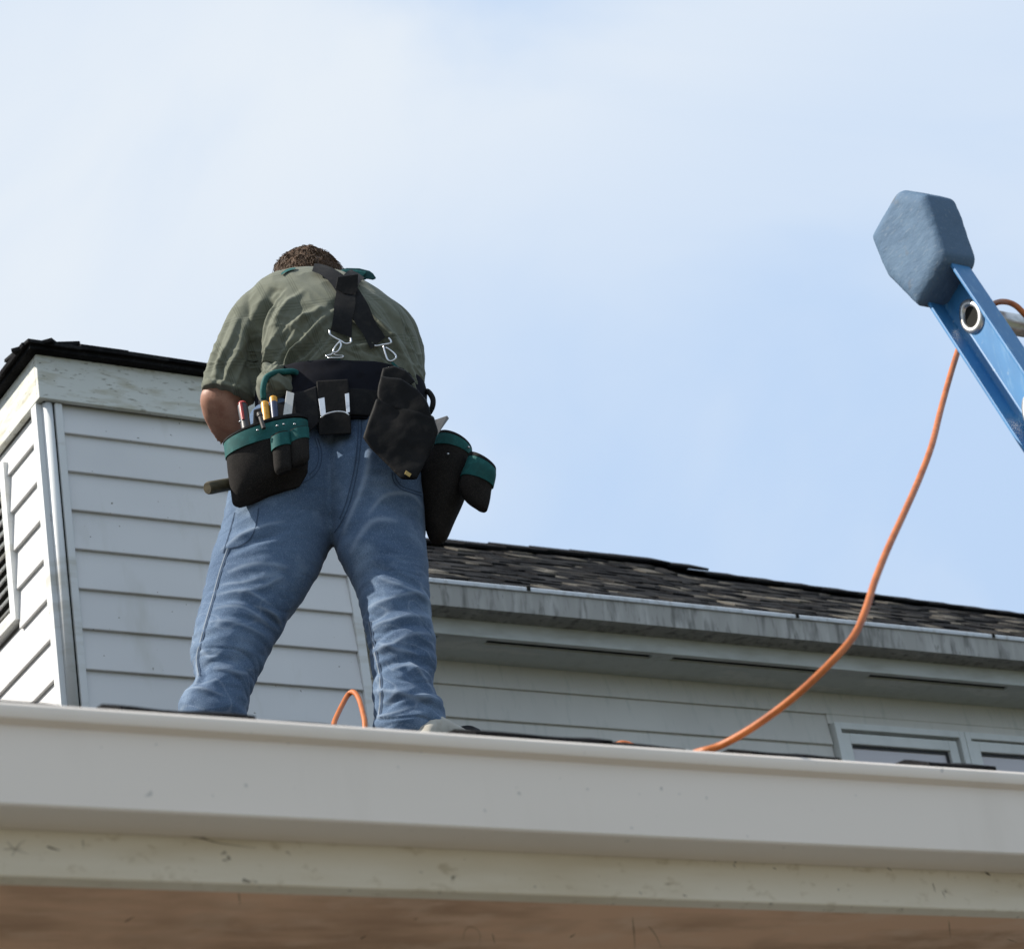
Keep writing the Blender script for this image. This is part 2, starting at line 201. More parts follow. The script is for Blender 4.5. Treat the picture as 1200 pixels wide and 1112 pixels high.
 'pouch_fold_outline': [(0.291, 0.02, 1.084), (0.325, 0.02, 1.087), (0.356, 0.02, 1.069), (0.379, 0.02, 1.027), (0.358, 0.02, 1.017), (0.281, 0.02, 1.045)],
 'pouch_left': [(-0.063, 0.03, 0.743, 0.086, 0.018, 0.012, 0.0, 2.0), (-0.057, 0.025, 0.763, 0.105, 0.028, 0.03, 0.0, 2.0), (-0.055, 0.02, 0.785, 0.108, 0.021, 0.042, 0.0, 2.0), (-0.054, 0.015, 0.825, 0.111, 0.015, 0.05, 0.0, 2.0),
                (-0.053, 0.012, 0.874, 0.113, 0.014, 0.055, 0.0, 2.0), (-0.052, 0.01, 0.91, 0.114, 0.014, 0.056, 0.0, 2.0), (-0.051, 0.01, 0.937, 0.116, 0.022, 0.056, 0.0, 2.0)],
 'pouch_left_front': [(-0.014, -0.046, 0.772, 0.017, 0.004, 0.008, 0.0, 2.0), (-0.015, -0.046, 0.787, 0.024, 0.004, 0.016, 0.0, 2.0), (-0.013, -0.046, 0.837, 0.026, 0.005, 0.02, 0.0, 2.0), (-0.011, -0.047, 0.886, 0.025, 0.005, 0.02, 0.0, 2.0)],
 'pouch_left_side': [(0.031, -0.04, 0.79, 0.02, 0.005, 0.008, 0.0, 2.0), (0.034, -0.04, 0.805, 0.026, 0.006, 0.016, 0.0, 2.0), (0.037, -0.04, 0.853, 0.026, 0.005, 0.019, 0.0, 2.0), (0.04, -0.041, 0.898, 0.026, 0.004, 0.019, 0.0, 2.0)],
 'pouch_right': [(0.371, 0.2, 0.615, 0.015, -0.005, 0.012, 0.0, 2.0), (0.378, 0.195, 0.633, 0.029, -0.008, 0.035, 0.0, 2.0), (0.393, 0.18, 0.685, 0.048, -0.006, 0.055, 0.0, 2.0), (0.405, 0.17, 0.735, 0.062, -0.01, 0.065, 0.0, 2.0),
                 (0.416, 0.16, 0.787, 0.069, -0.013, 0.068, 0.0, 2.0), (0.431, 0.155, 0.83, 0.063, -0.018, 0.068, 0.0, 2.0), (0.45, 0.15, 0.866, 0.052, -0.023, 0.066, 0.0, 2.0), (0.46, 0.15, 0.888, 0.044, -0.026, 0.066, 0.0, 2.0)],
 'pouch_side': [(0.504, 0.12, 0.653, 0.01, -0.004, 0.008, 0.0, 2.0), (0.494, 0.115, 0.67, 0.026, -0.017, 0.02, 0.0, 2.0), (0.492, 0.11, 0.701, 0.04, -0.021, 0.03, 0.0, 2.0), (0.502, 0.105, 0.733, 0.041, -0.022, 0.034, 0.0, 2.0),
                (0.518, 0.1, 0.766, 0.037, -0.023, 0.035, 0.0, 2.0), (0.528, 0.1, 0.795, 0.031, -0.026, 0.034, 0.0, 2.0)],
 'seams': [[(0.218, 0.0, 0.947), (0.207, 0.0, 0.875), (0.187, 0.0, 0.786), (0.154, 0.0, 0.687), (0.123, 0.0, 0.627), (0.098, 0.0, 0.595)], [(0.209, 0.0, 0.949), (0.198, 0.0, 0.876), (0.178, 0.0, 0.787), (0.144, 0.0, 0.688), (0.117, 0.0, 0.633)],
           [(0.087, 0.0, 0.888), (0.093, 0.0, 0.84), (0.081, 0.0, 0.795), (0.054, 0.0, 0.767), (0.025, 0.0, 0.756)], [(0.08, 0.0, 0.889), (0.085, 0.0, 0.841), (0.074, 0.0, 0.801), (0.051, 0.0, 0.778)],
           [(-0.163, 0.0, 0.698), (-0.184, 0.0, 0.637), (-0.206, 0.0, 0.581)], [(-0.096, 0.0, 0.7), (-0.111, 0.0, 0.643), (-0.131, 0.0, 0.61), (-0.161, 0.0, 0.595), (-0.202, 0.0, 0.593)],
           [(0.276, 0.0, 0.751), (0.277, 0.0, 0.724), (0.293, 0.0, 0.698), (0.325, 0.0, 0.68), (0.349, 0.0, 0.669)], [(0.283, 0.0, 0.75), (0.285, 0.0, 0.728), (0.298, 0.0, 0.705), (0.328, 0.0, 0.688), (0.35, 0.0, 0.678)]],
 'shirt_bulge': [(0.0, 0.16, 1.193, 0.033, -0.005, 0.05, 0.0, 2.0), (-0.008, 0.135, 1.153, 0.051, -0.008, 0.072, 0.0, 2.0), (-0.013, 0.125, 1.117, 0.055, -0.007, 0.08, 0.0, 2.0), (-0.01, 0.13, 1.087, 0.049, -0.005, 0.07, 0.0, 2.0),
                 (-0.009, 0.15, 1.07, 0.03, -0.002, 0.045, 0.0, 2.0)],
 'shirt_fine': [([(0.039, 1.407), (-0.021, 1.279), (-0.056, 1.191)], 0.007, 0.006), ([(0.055, 1.388), (-0.009, 1.267), (-0.05, 1.18)], 0.006, -0.004), ([(0.071, 1.37), (0.003, 1.255), (-0.043, 1.169)], 0.007, 0.007),
                ([(0.092, 1.356), (0.022, 1.246), (-0.034, 1.162)], 0.006, -0.005), ([(0.113, 1.342), (0.038, 1.239), (-0.026, 1.156)], 0.007, 0.007), ([(0.13, 1.329), (0.053, 1.234), (-0.021, 1.153)], 0.006, -0.005),
                ([(0.151, 1.31), (0.067, 1.222), (-0.016, 1.148)], 0.006, 0.008), ([(0.162, 1.294), (0.08, 1.211), (-0.008, 1.141)], 0.005, -0.006), ([(0.174, 1.278), (0.092, 1.197), (0.003, 1.131)], 0.006, 0.008),
                ([(0.174, 1.257), (0.097, 1.186), (0.011, 1.129)], 0.005, -0.005), ([(0.172, 1.236), (0.103, 1.177), (0.025, 1.129)], 0.006, 0.007), ([(0.166, 1.21), (0.116, 1.173), (0.058, 1.14)], 0.006, 0.006),
                ([(0.053, 1.447), (-0.002, 1.371), (-0.033, 1.292)], 0.007, 0.005), ([(0.274, 1.38), (0.335, 1.286), (0.374, 1.175)], 0.006, 0.005), ([(0.264, 1.366), (0.324, 1.261), (0.375, 1.144)], 0.006, -0.004),
                ([(0.26, 1.345), (0.319, 1.236), (0.377, 1.113)], 0.006, 0.006), ([(0.282, 1.3), (0.34, 1.191), (0.382, 1.086)], 0.006, 0.006), ([(0.269, 1.275), (0.329, 1.172), (0.383, 1.071)], 0.005, -0.005),
                ([(0.254, 1.225), (0.317, 1.151), (0.385, 1.058)], 0.006, 0.006), ([(0.212, 1.178), (0.281, 1.157), (0.347, 1.107)], 0.006, 0.005), ([(0.349, 1.326), (0.39, 1.225), (0.4, 1.109)], 0.007, 0.006),
                ([(0.363, 1.329), (0.401, 1.223), (0.408, 1.118)], 0.006, -0.006), ([(-0.075, 1.33), (-0.125, 1.244), (-0.179, 1.159)], 0.007, 0.006), ([(-0.059, 1.306), (-0.105, 1.22), (-0.146, 1.133)], 0.006, 0.006),
                ([(-0.097, 1.333), (-0.151, 1.248), (-0.196, 1.162)], 0.006, -0.005)],
 'shirt_folds': [([(0.024, 1.468), (-0.013, 1.418), (-0.04, 1.366), (-0.057, 1.278), (-0.061, 1.209)], 0.016, -0.022), ([(-0.0, 1.451), (-0.05, 1.388), (-0.064, 1.35)], 0.014, 0.008), ([(0.049, 1.454), (-0.01, 1.402), (-0.04, 1.35)], 0.014, -0.008),
                 ([(0.068, 1.404), (0.019, 1.331), (-0.004, 1.27), (-0.046, 1.189)], 0.013, 0.013), ([(0.103, 1.426), (0.042, 1.356), (0.02, 1.303), (0.012, 1.267)], 0.012, 0.008),
                 ([(0.15, 1.339), (0.119, 1.32), (0.069, 1.305), (0.02, 1.266)], 0.014, 0.014), ([(0.126, 1.305), (0.063, 1.259), (0.016, 1.234), (-0.013, 1.193)], 0.011, 0.012),
                 ([(0.186, 1.333), (0.148, 1.292), (0.093, 1.24), (0.03, 1.186)], 0.012, 0.012), ([(0.08, 1.229), (0.054, 1.214), (0.023, 1.187)], 0.008, 0.008), ([(0.16, 1.258), (0.098, 1.212), (0.054, 1.182)], 0.01, -0.01),
                 ([(0.094, 1.282), (0.037, 1.245), (0.002, 1.218)], 0.009, -0.009), ([(0.016, 1.271), (-0.004, 1.237), (-0.034, 1.182)], 0.012, 0.014), ([(-0.027, 1.246), (-0.055, 1.213), (-0.056, 1.167)], 0.014, -0.014),
                 ([(0.257, 1.378), (0.294, 1.316), (0.336, 1.235), (0.365, 1.184)], 0.013, 0.009), ([(0.297, 1.278), (0.331, 1.226), (0.367, 1.165), (0.388, 1.115)], 0.012, 0.01), ([(0.237, 1.288), (0.264, 1.246), (0.267, 1.208)], 0.012, 0.006),
                 ([(0.205, 1.191), (0.25, 1.197), (0.307, 1.202)], 0.012, 0.009), ([(0.207, 1.209), (0.252, 1.215), (0.301, 1.217)], 0.01, -0.006), ([(0.334, 1.161), (0.361, 1.12), (0.376, 1.081)], 0.01, 0.009),
                 ([(0.375, 1.284), (0.385, 1.208), (0.384, 1.144)], 0.012, -0.014), ([(0.276, 1.404), (0.326, 1.348), (0.363, 1.286), (0.382, 1.218)], 0.012, 0.006), ([(0.322, 1.312), (0.353, 1.241), (0.377, 1.182)], 0.01, -0.006),
                 ([(0.202, 1.368), (0.168, 1.317), (0.142, 1.275)], 0.012, -0.006), ([(0.025, 1.453), (-0.007, 1.425)], 0.012, 0.006), ([(-0.107, 1.435), (-0.146, 1.359), (-0.182, 1.274), (-0.2, 1.226)], 0.012, -0.007),
                 ([(-0.066, 1.398), (-0.091, 1.33), (-0.116, 1.263), (-0.143, 1.217)], 0.012, 0.01), ([(-0.092, 1.402), (-0.128, 1.316), (-0.176, 1.242)], 0.01, 0.007), ([(-0.162, 1.25), (-0.156, 1.219), (-0.163, 1.195)], 0.01, -0.006),
                 ([(-0.061, 1.325), (-0.083, 1.248), (-0.102, 1.191)], 0.012, -0.008), ([(-0.217, 1.229), (-0.171, 1.207), (-0.121, 1.179), (-0.061, 1.164)], 0.006, -0.004)],
 'shoe_left': [(-0.254, -0.03, 0.078), (-0.325, 0.16, 0.168)],
 'shoe_right': [(0.261, -0.08, -0.04), (0.391, 0.17, 0.026)],
 'side_seam_left': [(-0.188, 0.0, 0.594), (-0.215, 0.0, 0.532), (-0.242, 0.0, 0.456), (-0.261, 0.0, 0.404), (-0.283, 0.0, 0.343), (-0.3, 0.0, 0.291), (-0.298, 0.0, 0.242)],
 'side_seam_right': [(0.16, 0.0, 0.323), (0.162, 0.0, 0.268), (0.165, 0.0, 0.219), (0.168, 0.0, 0.174), (0.165, 0.0, 0.138), (0.16, 0.0, 0.098), (0.15, 0.0, 0.056)],
 'sleeve_left': [(0.023, 0.3, 1.515, 0.045, -0.045, 0.07, 0.0, 2.0), (-0.031, 0.29, 1.463, 0.05, -0.054, 0.082, 0.0, 2.0), (-0.075, 0.27, 1.404, 0.049, -0.051, 0.08, 0.0, 2.0), (-0.105, 0.255, 1.342, 0.055, -0.044, 0.078, 0.0, 2.0),
                 (-0.126, 0.245, 1.289, 0.061, -0.039, 0.076, 0.0, 2.0), (-0.14, 0.24, 1.24, 0.069, -0.035, 0.074, 0.0, 2.0), (-0.152, 0.238, 1.194, 0.074, -0.033, 0.073, 0.0, 2.0), (-0.155, 0.238, 1.179, 0.073, -0.028, 0.072, 0.0, 2.0)],
 'sleeve_right': [(0.315, 0.32, 1.47, 0.043, -0.029, 0.07, 0.0, 2.0), (0.365, 0.33, 1.417, 0.046, -0.042, 0.08, 0.0, 2.0), (0.38, 0.34, 1.351, 0.046, -0.036, 0.08, 0.0, 2.0), (0.38, 0.35, 1.296, 0.044, -0.027, 0.078, 0.0, 2.0),
                  (0.375, 0.36, 1.245, 0.042, -0.021, 0.075, 0.0, 2.0), (0.371, 0.365, 1.21, 0.039, -0.016, 0.073, 0.0, 2.0)],
 'snaps_left': [(-0.114, -0.06, 0.937), (-0.07, -0.06, 0.903), (-0.016, -0.06, 0.908), (0.002, -0.06, 0.91), (0.031, -0.06, 0.906)],
 'snaps_right': [(0.436, 0.08, 0.821), (0.496, 0.1, 0.843)],
 'square': [(0.383, 0.06, 0.915), (0.449, 0.05, 0.924), (0.453, 0.05, 0.915), (0.413, 0.05, 0.868), (0.377, 0.06, 0.852)],
 'strap_a': [(0.136, 0.0, 1.413), (0.164, 0.0, 1.4), (0.19, 0.0, 1.376), (0.206, 0.0, 1.349), (0.224, 0.0, 1.321), (0.238, 0.0, 1.294), (0.256, 0.0, 1.246), (0.274, 0.0, 1.202), (0.296, 0.0, 1.154)],
 'strap_b': [(0.262, 0.0, 1.373), (0.243, 0.0, 1.36), (0.228, 0.0, 1.337), (0.215, 0.0, 1.303), (0.207, 0.0, 1.265), (0.198, 0.0, 1.228), (0.188, 0.0, 1.185)],
 'strap_patch': [(0.205, 0.0, 1.382), (0.263, 0.0, 1.382), (0.254, 0.0, 1.327), (0.236, 0.0, 1.319), (0.215, 0.0, 1.325), (0.193, 0.0, 1.345)],
 'torso': [(0.153, 0.215, 1.021, 0.236, -0.037, 0.132, 0.0, 2.0), (0.161, 0.215, 1.081, 0.237, -0.037, 0.138, 0.0, 2.0), (0.167, 0.22, 1.146, 0.239, -0.038, 0.142, 3.0, 2.0), (0.172, 0.225, 1.218, 0.241, -0.038, 0.148, 8.0, 2.0),
           (0.171, 0.235, 1.286, 0.241, -0.041, 0.155, 14.0, 2.0), (0.165, 0.25, 1.34, 0.244, -0.044, 0.156, 22.0, 2.0), (0.154, 0.27, 1.39, 0.24, -0.047, 0.15, 32.0, 2.0), (0.145, 0.29, 1.437, 0.22, -0.045, 0.138, 42.0, 2.0),
           (0.138, 0.31, 1.475, 0.187, -0.04, 0.118, 50.0, 2.0), (0.135, 0.335, 1.507, 0.141, -0.03, 0.094, 56.0, 2.0), (0.138, 0.355, 1.53, 0.088, -0.018, 0.072, 60.0, 2.0), (0.143, 0.375, 1.551, 0.057, -0.012, 0.058, 60.0, 2.0)]}

W = D['W']
VIEW, VIEWLOW = Vector(W['view']).normalized(), Vector(W['viewlow']).normalized()

# ------------------------------------------------------------------ materials
def material(name, col, rough=0.6, spec=0.3, layers=(), bump=(), metal=0.0, tint=0.0, coords='Position', sheen=0.0):
    """layers: (scale xyz, colour, lo, hi, detail[, amount]); bump: (scale xyz, strength, distance, detail)"""
    m = bpy.data.materials.new(name)
    m.use_nodes = True
    n, l = m.node_tree.nodes, m.node_tree.links
    b = n['Principled BSDF']
    b.inputs['Roughness'].default_value = rough
    b.inputs['Specular IOR Level'].default_value = spec
    b.inputs['Metallic'].default_value = metal
    if sheen:
        b.inputs['Sheen Weight'].default_value = sheen
    if coords == 'Position':
        vec = n.new('ShaderNodeNewGeometry').outputs['Position']
    else:
        vec = n.new('ShaderNodeTexCoord').outputs['Object']
    def noise_tex(scale, detail, rough_=0.55):
        mpn = n.new('ShaderNodeMapping'); mpn.inputs['Scale'].default_value = scale
        l.new(vec, mpn.inputs[0])
        t = n.new('ShaderNodeTexNoise'); t.inputs['Scale'].default_value = 1.0; t.inputs['Detail'].default_value = detail
        t.inputs['Roughness'].default_value = rough_
        l.new(mpn.outputs[0], t.inputs['Vector'])
        return t.outputs[0]
    rgb = n.new('ShaderNodeRGB'); rgb.outputs[0].default_value = (*col, 1)
    cur = rgb.outputs[0]
    for ly in layers:
        scale, c2, lo, hi, det = ly[:5]
        amt = ly[5] if len(ly) > 5 else 1.0
        r = n.new('ShaderNodeMapRange'); r.inputs['From Min'].default_value = lo; r.inputs['From Max'].default_value = hi
        r.inputs['To Max'].default_value = amt
        l.new(noise_tex(scale, det), r.inputs['Value'])
        mix = n.new('ShaderNodeMix'); mix.data_type = 'RGBA'
        l.new(r.outputs[0], mix.inputs[0]); l.new(cur, mix.inputs[6]); mix.inputs[7].default_value = (*c2, 1)
        cur = mix.outputs[2]
    if tint:
        oi = n.new('ShaderNodeObjectInfo')
        r = n.new('ShaderNodeMapRange'); r.inputs['To Min'].default_value = 1 - tint; r.inputs['To Max'].default_value = 1 + tint
        l.new(oi.outputs['Random'], r.inputs['Value'])
        hv = n.new('ShaderNodeHueSaturation'); l.new(cur, hv.inputs['Color']); l.new(r.outputs[0], hv.inputs['Value'])
        cur = hv.outputs[0]
    l.new(cur, b.inputs['Base Color'])
    prev = None
    for (scale, strength, dist, det) in bump:
        bp = n.new('ShaderNodeBump'); bp.inputs['Strength'].default_value = strength; bp.inputs['Distance'].default_value = dist
        l.new(noise_tex(scale, det), bp.inputs['Height'])
        if prev: l.new(prev, bp.inputs['Normal'])
        prev = bp.outputs[0]
    if prev: l.new(prev, b.inputs['Normal'])
    m['colour_socket'] = 0
    return m

M = {}
M['siding'] = material('white siding paint', (0.69, 0.685, 0.675), 0.5, 0.3,
    [((1.3, 1.3, 1.3), (0.63, 0.625, 0.62), .35, .65, 3), ((55, 55, 55), (0.22, 0.2, 0.17), .77, .80, 1), ((9, 9, 2.2), (0.55, 0.54, 0.50), .58, .75, 4, .6)],
    [((110, 110, 14), .25, .0012, 4), ((5, 5, 5), .15, .004, 2)], tint=.025)
M['siding_house'] = material('shaded house siding paint', (0.70, 0.675, 0.62), 0.5, 0.3,  # warm off-white base tone for the house walls
    [((2, 2, 2), (0.65, 0.625, 0.575), .35, .65, 3), ((30, 30, 4), (0.46, 0.48, 0.44), .55, .75, 4, .5)], [((80, 80, 12), .2, .001, 4)], tint=.02)
M['trim'] = material('white trim paint', (0.66, 0.67, 0.66), 0.45, 0.4,
    [((3, 3, 14), (0.50, 0.49, 0.44), .52, .70, 4), ((34, 34, 12), (0.16, 0.14, 0.11), .70, .76, 3, .8)], [((60, 60, 8), .2, .001, 3)])
M['fascia_old'] = material('mildewed frieze paint', (0.62, 0.63, 0.585), 0.6, 0.25,
    [((6, 6, 26), (0.45, 0.43, 0.34), .5, .68, 5), ((30, 30, 130), (0.19, 0.17, 0.12), .60, .70, 4, .75), ((70, 70, 70), (0.1, 0.09, 0.07), .74, .78, 2)],
    [((25, 25, 160), .35, .0015, 4)])
M['gutter_white'] = material('cream enamel gutter', (0.73, 0.655, 0.57), 0.42, 0.4,
    [((.8, .8, 4), (0.69, 0.62, 0.535), .4, .65, 3), ((7, 7, 1.5), (0.65, 0.58, 0.495), .56, .72, 4, .5), ((60, 60, 60), (0.35, 0.33, 0.3), .76, .80, 1, .6)], [((2.5, 2.5, 9), .08, .004, 2)])
M['fascia_near'] = material('dirty cream fascia', (0.71, 0.645, 0.52), 0.6, 0.25,
    [((2.2, 2.2, 14), (0.60, 0.52, 0.38), .46, .68, 5, .8), ((34, 34, 60), (0.42, 0.34, 0.22), .58, .74, 5, .6), ((40, 40, 60), (0.16, 0.135, 0.10), .70, .74, 2, .8)],
    [((30, 30, 90), .25, .0012, 4)])
M['soffit_brown'] = material('brown stained soffit plywood', (0.70, 0.445, 0.29), 0.75, 0.15,
    [((2.2, 7, 7), (0.46, 0.285, 0.18), .42, .60, 7), ((9, 14, 3), (0.73, 0.51, 0.36), .5, .70, 5, .7), ((3, 3, 3), (0.43, 0.27, 0.17), .54, .66, 4, .6)],
    [((9, 60, 60), .3, .0015, 4)])
M['gutter_grey'] = material('streaked grey gutter', (0.36, 0.35, 0.325), 0.55, 0.3,
    [((13, 13, 1.6), (0.46, 0.45, 0.425), .50, .68, 5), ((26, 26, 5), (0.15, 0.145, 0.13), .50, .68, 6, .9), ((60, 60, 12), (0.09, 0.09, 0.08), .64, .72, 3, .7)])
M['gutter_lip'] = material('pale gutter lip', (0.60, 0.63, 0.66), 0.45, 0.4, [((30, 30, 30), (0.45, 0.46, 0.46), .5, .7, 3)])
M['fascia_house'] = material('pale house fascia', (0.62, 0.64, 0.62), 0.5, 0.3, [((5, 5, 18), (0.5, 0.51, 0.48), .45, .7, 4)])
M['soffit_grey'] = material('peeling soffit paint', (0.62, 0.645, 0.62), 0.6, 0.2,
    [((2.4, 9, 9), (0.70, 0.71, 0.68), .57, .60, 4), ((20, 20, 20), (0.52, 0.54, 0.51), .5, .7, 3, .5)], [((2.4, 9, 9), .5, .002, 4)])
M['dark_void'] = material('black screen and painted gap shade', (0.02, 0.02, 0.018), 0.9, 0.1)  # vent screens and clips; also painted shade inside gaps and holes
for nm, c in (('shingle_dark', (.022, .022, .023)), ('shingle_black', (.012, .012, .013)), ('shingle_grey', (.034, .032, .030)), ('shingle_tan', (.105, .096, .082))):
    M[nm] = material(nm.replace('_', ' '), c, 1.0, 0.04, [((320, 320, 320), tuple(min(1, x * 2.2 + .01) for x in c), .55, .7, 2), ((14, 14, 14), tuple(x * .6 for x in c), .5, .7, 3)],
                     [((260, 260, 260), .5, .002, 2)], tint=.25)
M['deck'] = material('weathered roof felt', (0.04, 0.036, 0.032), 0.9, 0.1, [((6, 6, 6), (0.10, 0.08, 0.06), .5, .7, 4), ((200, 200, 200), (0.09, 0.085, 0.08), .55, .7, 2)], [((200, 200, 200), .4, .002, 2)])
M['vinyl'] = material('window vinyl', (0.74, 0.75, 0.72), 0.4, 0.4, [((8, 8, 8), (0.66, 0.67, 0.64), .4, .7, 3)])
M['curtain'] = material('pale curtain', (0.78, 0.75, 0.78), 0.9, 0.1, [((60, 6, 3), (0.62, 0.60, 0.63), .4, .6, 2)])
M['ground'] = material('lawn ground', (0.06, 0.075, 0.034), 0.9, 0.1, [((3, 3, 3), (0.07, 0.075, 0.04), .4, .7, 5)])
M['concrete'] = material('concrete drive', (0.20, 0.185, 0.165), 0.9, 0.15, [((4, 4, 4), (0.25, 0.23, 0.205), .4, .7, 5)])

M['denim'] = material('washed blue denim', (0.086, 0.134, 0.208), 0.85, 0.1,
    [((5, 5, 5), (0.060, 0.099, 0.165), .4, .64, 3), ((9, 9, 7), (0.19, 0.255, 0.34), .52, .72, 4, .75), ((380, 380, 240), (0.18, 0.24, 0.335), .52, .66, 2, .5), ((300, 300, 420), (0.045, 0.075, 0.14), .52, .66, 2, .6)],
    [((420, 420, 300), .35, .0012, 2), ((45, 45, 70), .25, .003, 3)], sheen=.1)
M['denim_dark'] = material('dark denim stitching', (0.05, 0.075, 0.12), 0.9, 0.1)
M['stitch'] = material('pale seam thread', (0.20, 0.235, 0.28), 0.9, 0.1)
M['shirt'] = material('sage polo knit', (0.138, 0.145, 0.112), 0.9, 0.1,
    [((7, 7, 7), (0.122, 0.129, 0.099), .4, .65, 3), ((420, 420, 420), (0.155, 0.166, 0.124), .52, .66, 1, .55)], [((450, 450, 450), .25, .001, 1), ((40, 40, 25), .18, .003, 3)], sheen=.1)
M['skin'] = material('sunburnt skin', (0.36, 0.185, 0.125), 0.55, 0.35, [((30, 30, 30), (0.29, 0.135, 0.09), .45, .65, 4), ((150, 150, 150), (0.25, 0.12, 0.08), .58, .7, 2, .6)], [((200, 200, 200), .2, .001, 2)])
M['hair'] = material('curly brown hair', (0.070, 0.040, 0.022), 0.6, 0.2, [((60, 60, 60), (0.15, 0.088, 0.05), .5, .72, 3)])
M['black_nylon'] = material('black nylon webbing', (0.011, 0.011, 0.012), 0.8, 0.15, [((40, 40, 40), (0.019, 0.018, 0.017), .5, .7, 3), ((500, 500, 500), (0.028, 0.028, 0.029), .56, .68, 1, .6)], [((420, 420, 420), .35, .001, 1)])
M['navy_pad'] = material('navy black belt padding', (0.0105, 0.011, 0.016), 0.85, 0.1, [((30, 30, 30), (0.008, 0.008, 0.011), .5, .7, 3)])
M['pouch_cloth'] = material('worn black pouch cloth', (0.015, 0.0135, 0.0125), 0.85, 0.12,
    [((14, 14, 14), (0.027, 0.023, 0.021), .45, .7, 4), ((420, 420, 420), (0.05, 0.043, 0.038), .56, .68, 1, .6)], [((420, 420, 420), .3, .001, 1), ((40, 40, 40), .3, .004, 3)])
M['leather'] = material('black tool leather', (0.007, 0.0068, 0.0068), 0.66, 0.12, [((18, 18, 18), (0.018, 0.016, 0.015), .5, .72, 4), ((120, 120, 30), (0.05, 0.046, 0.042), .72, .76, 3, .5)], [((60, 60, 60), .3, .002, 3)])
M['teal'] = material('teal webbing trim', (0.008, 0.085, 0.082), 0.7, 0.25, [((60, 60, 60), (0.015, 0.12, 0.113), .5, .7, 3), ((20, 20, 20), (0.009, 0.06, 0.057), .45, .65, 3, .7)], [((400, 400, 400), .25, .001, 1)])
M['teal_dark'] = material('dark teal binding', (0.006, 0.045, 0.05), 0.7, 0.2)
M['steel'] = material('polished steel', (0.62, 0.62, 0.62), 0.28, 0.5, [((60, 60, 60), (0.45, 0.45, 0.46), .5, .7, 3)], metal=1.0)
M['steel_dull'] = material('dull steel', (0.15, 0.148, 0.145), 0.5, 0.5, [((40, 40, 40), (0.2, 0.19, 0.18), .5, .7, 3)], metal=.7)
M['punch'] = material('dark brown steel', (0.06, 0.052, 0.045), 0.5, 0.4)
M['plastic_black'] = material('black handle plastic', (0.03, 0.03, 0.032), 0.45, 0.4)
M['plastic_red'] = material('red handle plastic', (0.36, 0.035, 0.03), 0.4, 0.45)
M['plastic_yellow'] = material('amber handle plastic', (0.62, 0.30, 0.02), 0.4, 0.45, [((90, 90, 90), (0.5, 0.22, 0.015), .5, .7, 2)])
M['plastic_blue'] = material('navy handle plastic', (0.03, 0.04, 0.09), 0.4, 0.45)
M['white_wood'] = material('white painted wood', (0.55, 0.55, 0.53), 0.6, 0.3, [((60, 60, 60), (0.45, 0.44, 0.42), .6, .7, 3)])
M['olive_wood'] = material('olive hammer grip', (0.075, 0.062, 0.034), 0.6, 0.3, [((20, 20, 90), (0.045, 0.037, 0.02), .45, .65, 3)])
M['speck'] = material('old cobweb dirt', (0.13, 0.105, 0.075), 0.95, 0.05)
M['brass'] = material('brass badge', (0.32, 0.22, 0.07), 0.45, 0.5, metal=.6)
M['shoe_cream'] = material('scuffed cream shoe leather', (0.40, 0.375, 0.32), 0.65, 0.25, [((30, 30, 30), (0.33, 0.30, 0.25), .5, .7, 3)])
M['sole'] = material('dark shoe sole', (0.03, 0.03, 0.032), 0.8, 0.2)
M['cord'] = material('orange cord jacket', (0.46, 0.135, 0.032), 0.45, 0.35, [((25, 25, 25), (0.33, 0.088, 0.02), .45, .7, 3)], [((120, 120, 120), .15, .001, 2)])
M['ladder_blue'] = material('blue fibreglass rail', (0.045, 0.205, 0.43), 0.42, 0.45,
    [((8, 8, 3), (0.035, 0.16, 0.35), .4, .65, 3), ((40, 40, 40), (0.30, 0.40, 0.48), .68, .76, 3, .7), ((90, 90, 14), (0.12, 0.27, 0.44), .56, .7, 3, .6)], [((90, 90, 20), .15, .001, 3)])
M['cap_blue'] = material('scuffed blue rubber boot', (0.078, 0.130, 0.200), 0.75, 0.2,
    [((14, 14, 14), (0.10, 0.16, 0.235), .45, .7, 5), ((160, 60, 160), (0.15, 0.195, 0.25), .56, .70, 4, .55), ((16, 16, 16), (0.11, 0.10, 0.09), .62, .72, 4, .6)], [((170, 70, 170), .5, .002, 4), ((30, 30, 30), .35, .006, 3)])
M['alu'] = material('worn aluminium', (0.66, 0.65, 0.62), 0.38, 0.5, [((30, 30, 30), (0.42, 0.41, 0.39), .5, .7, 3)], metal=.85)

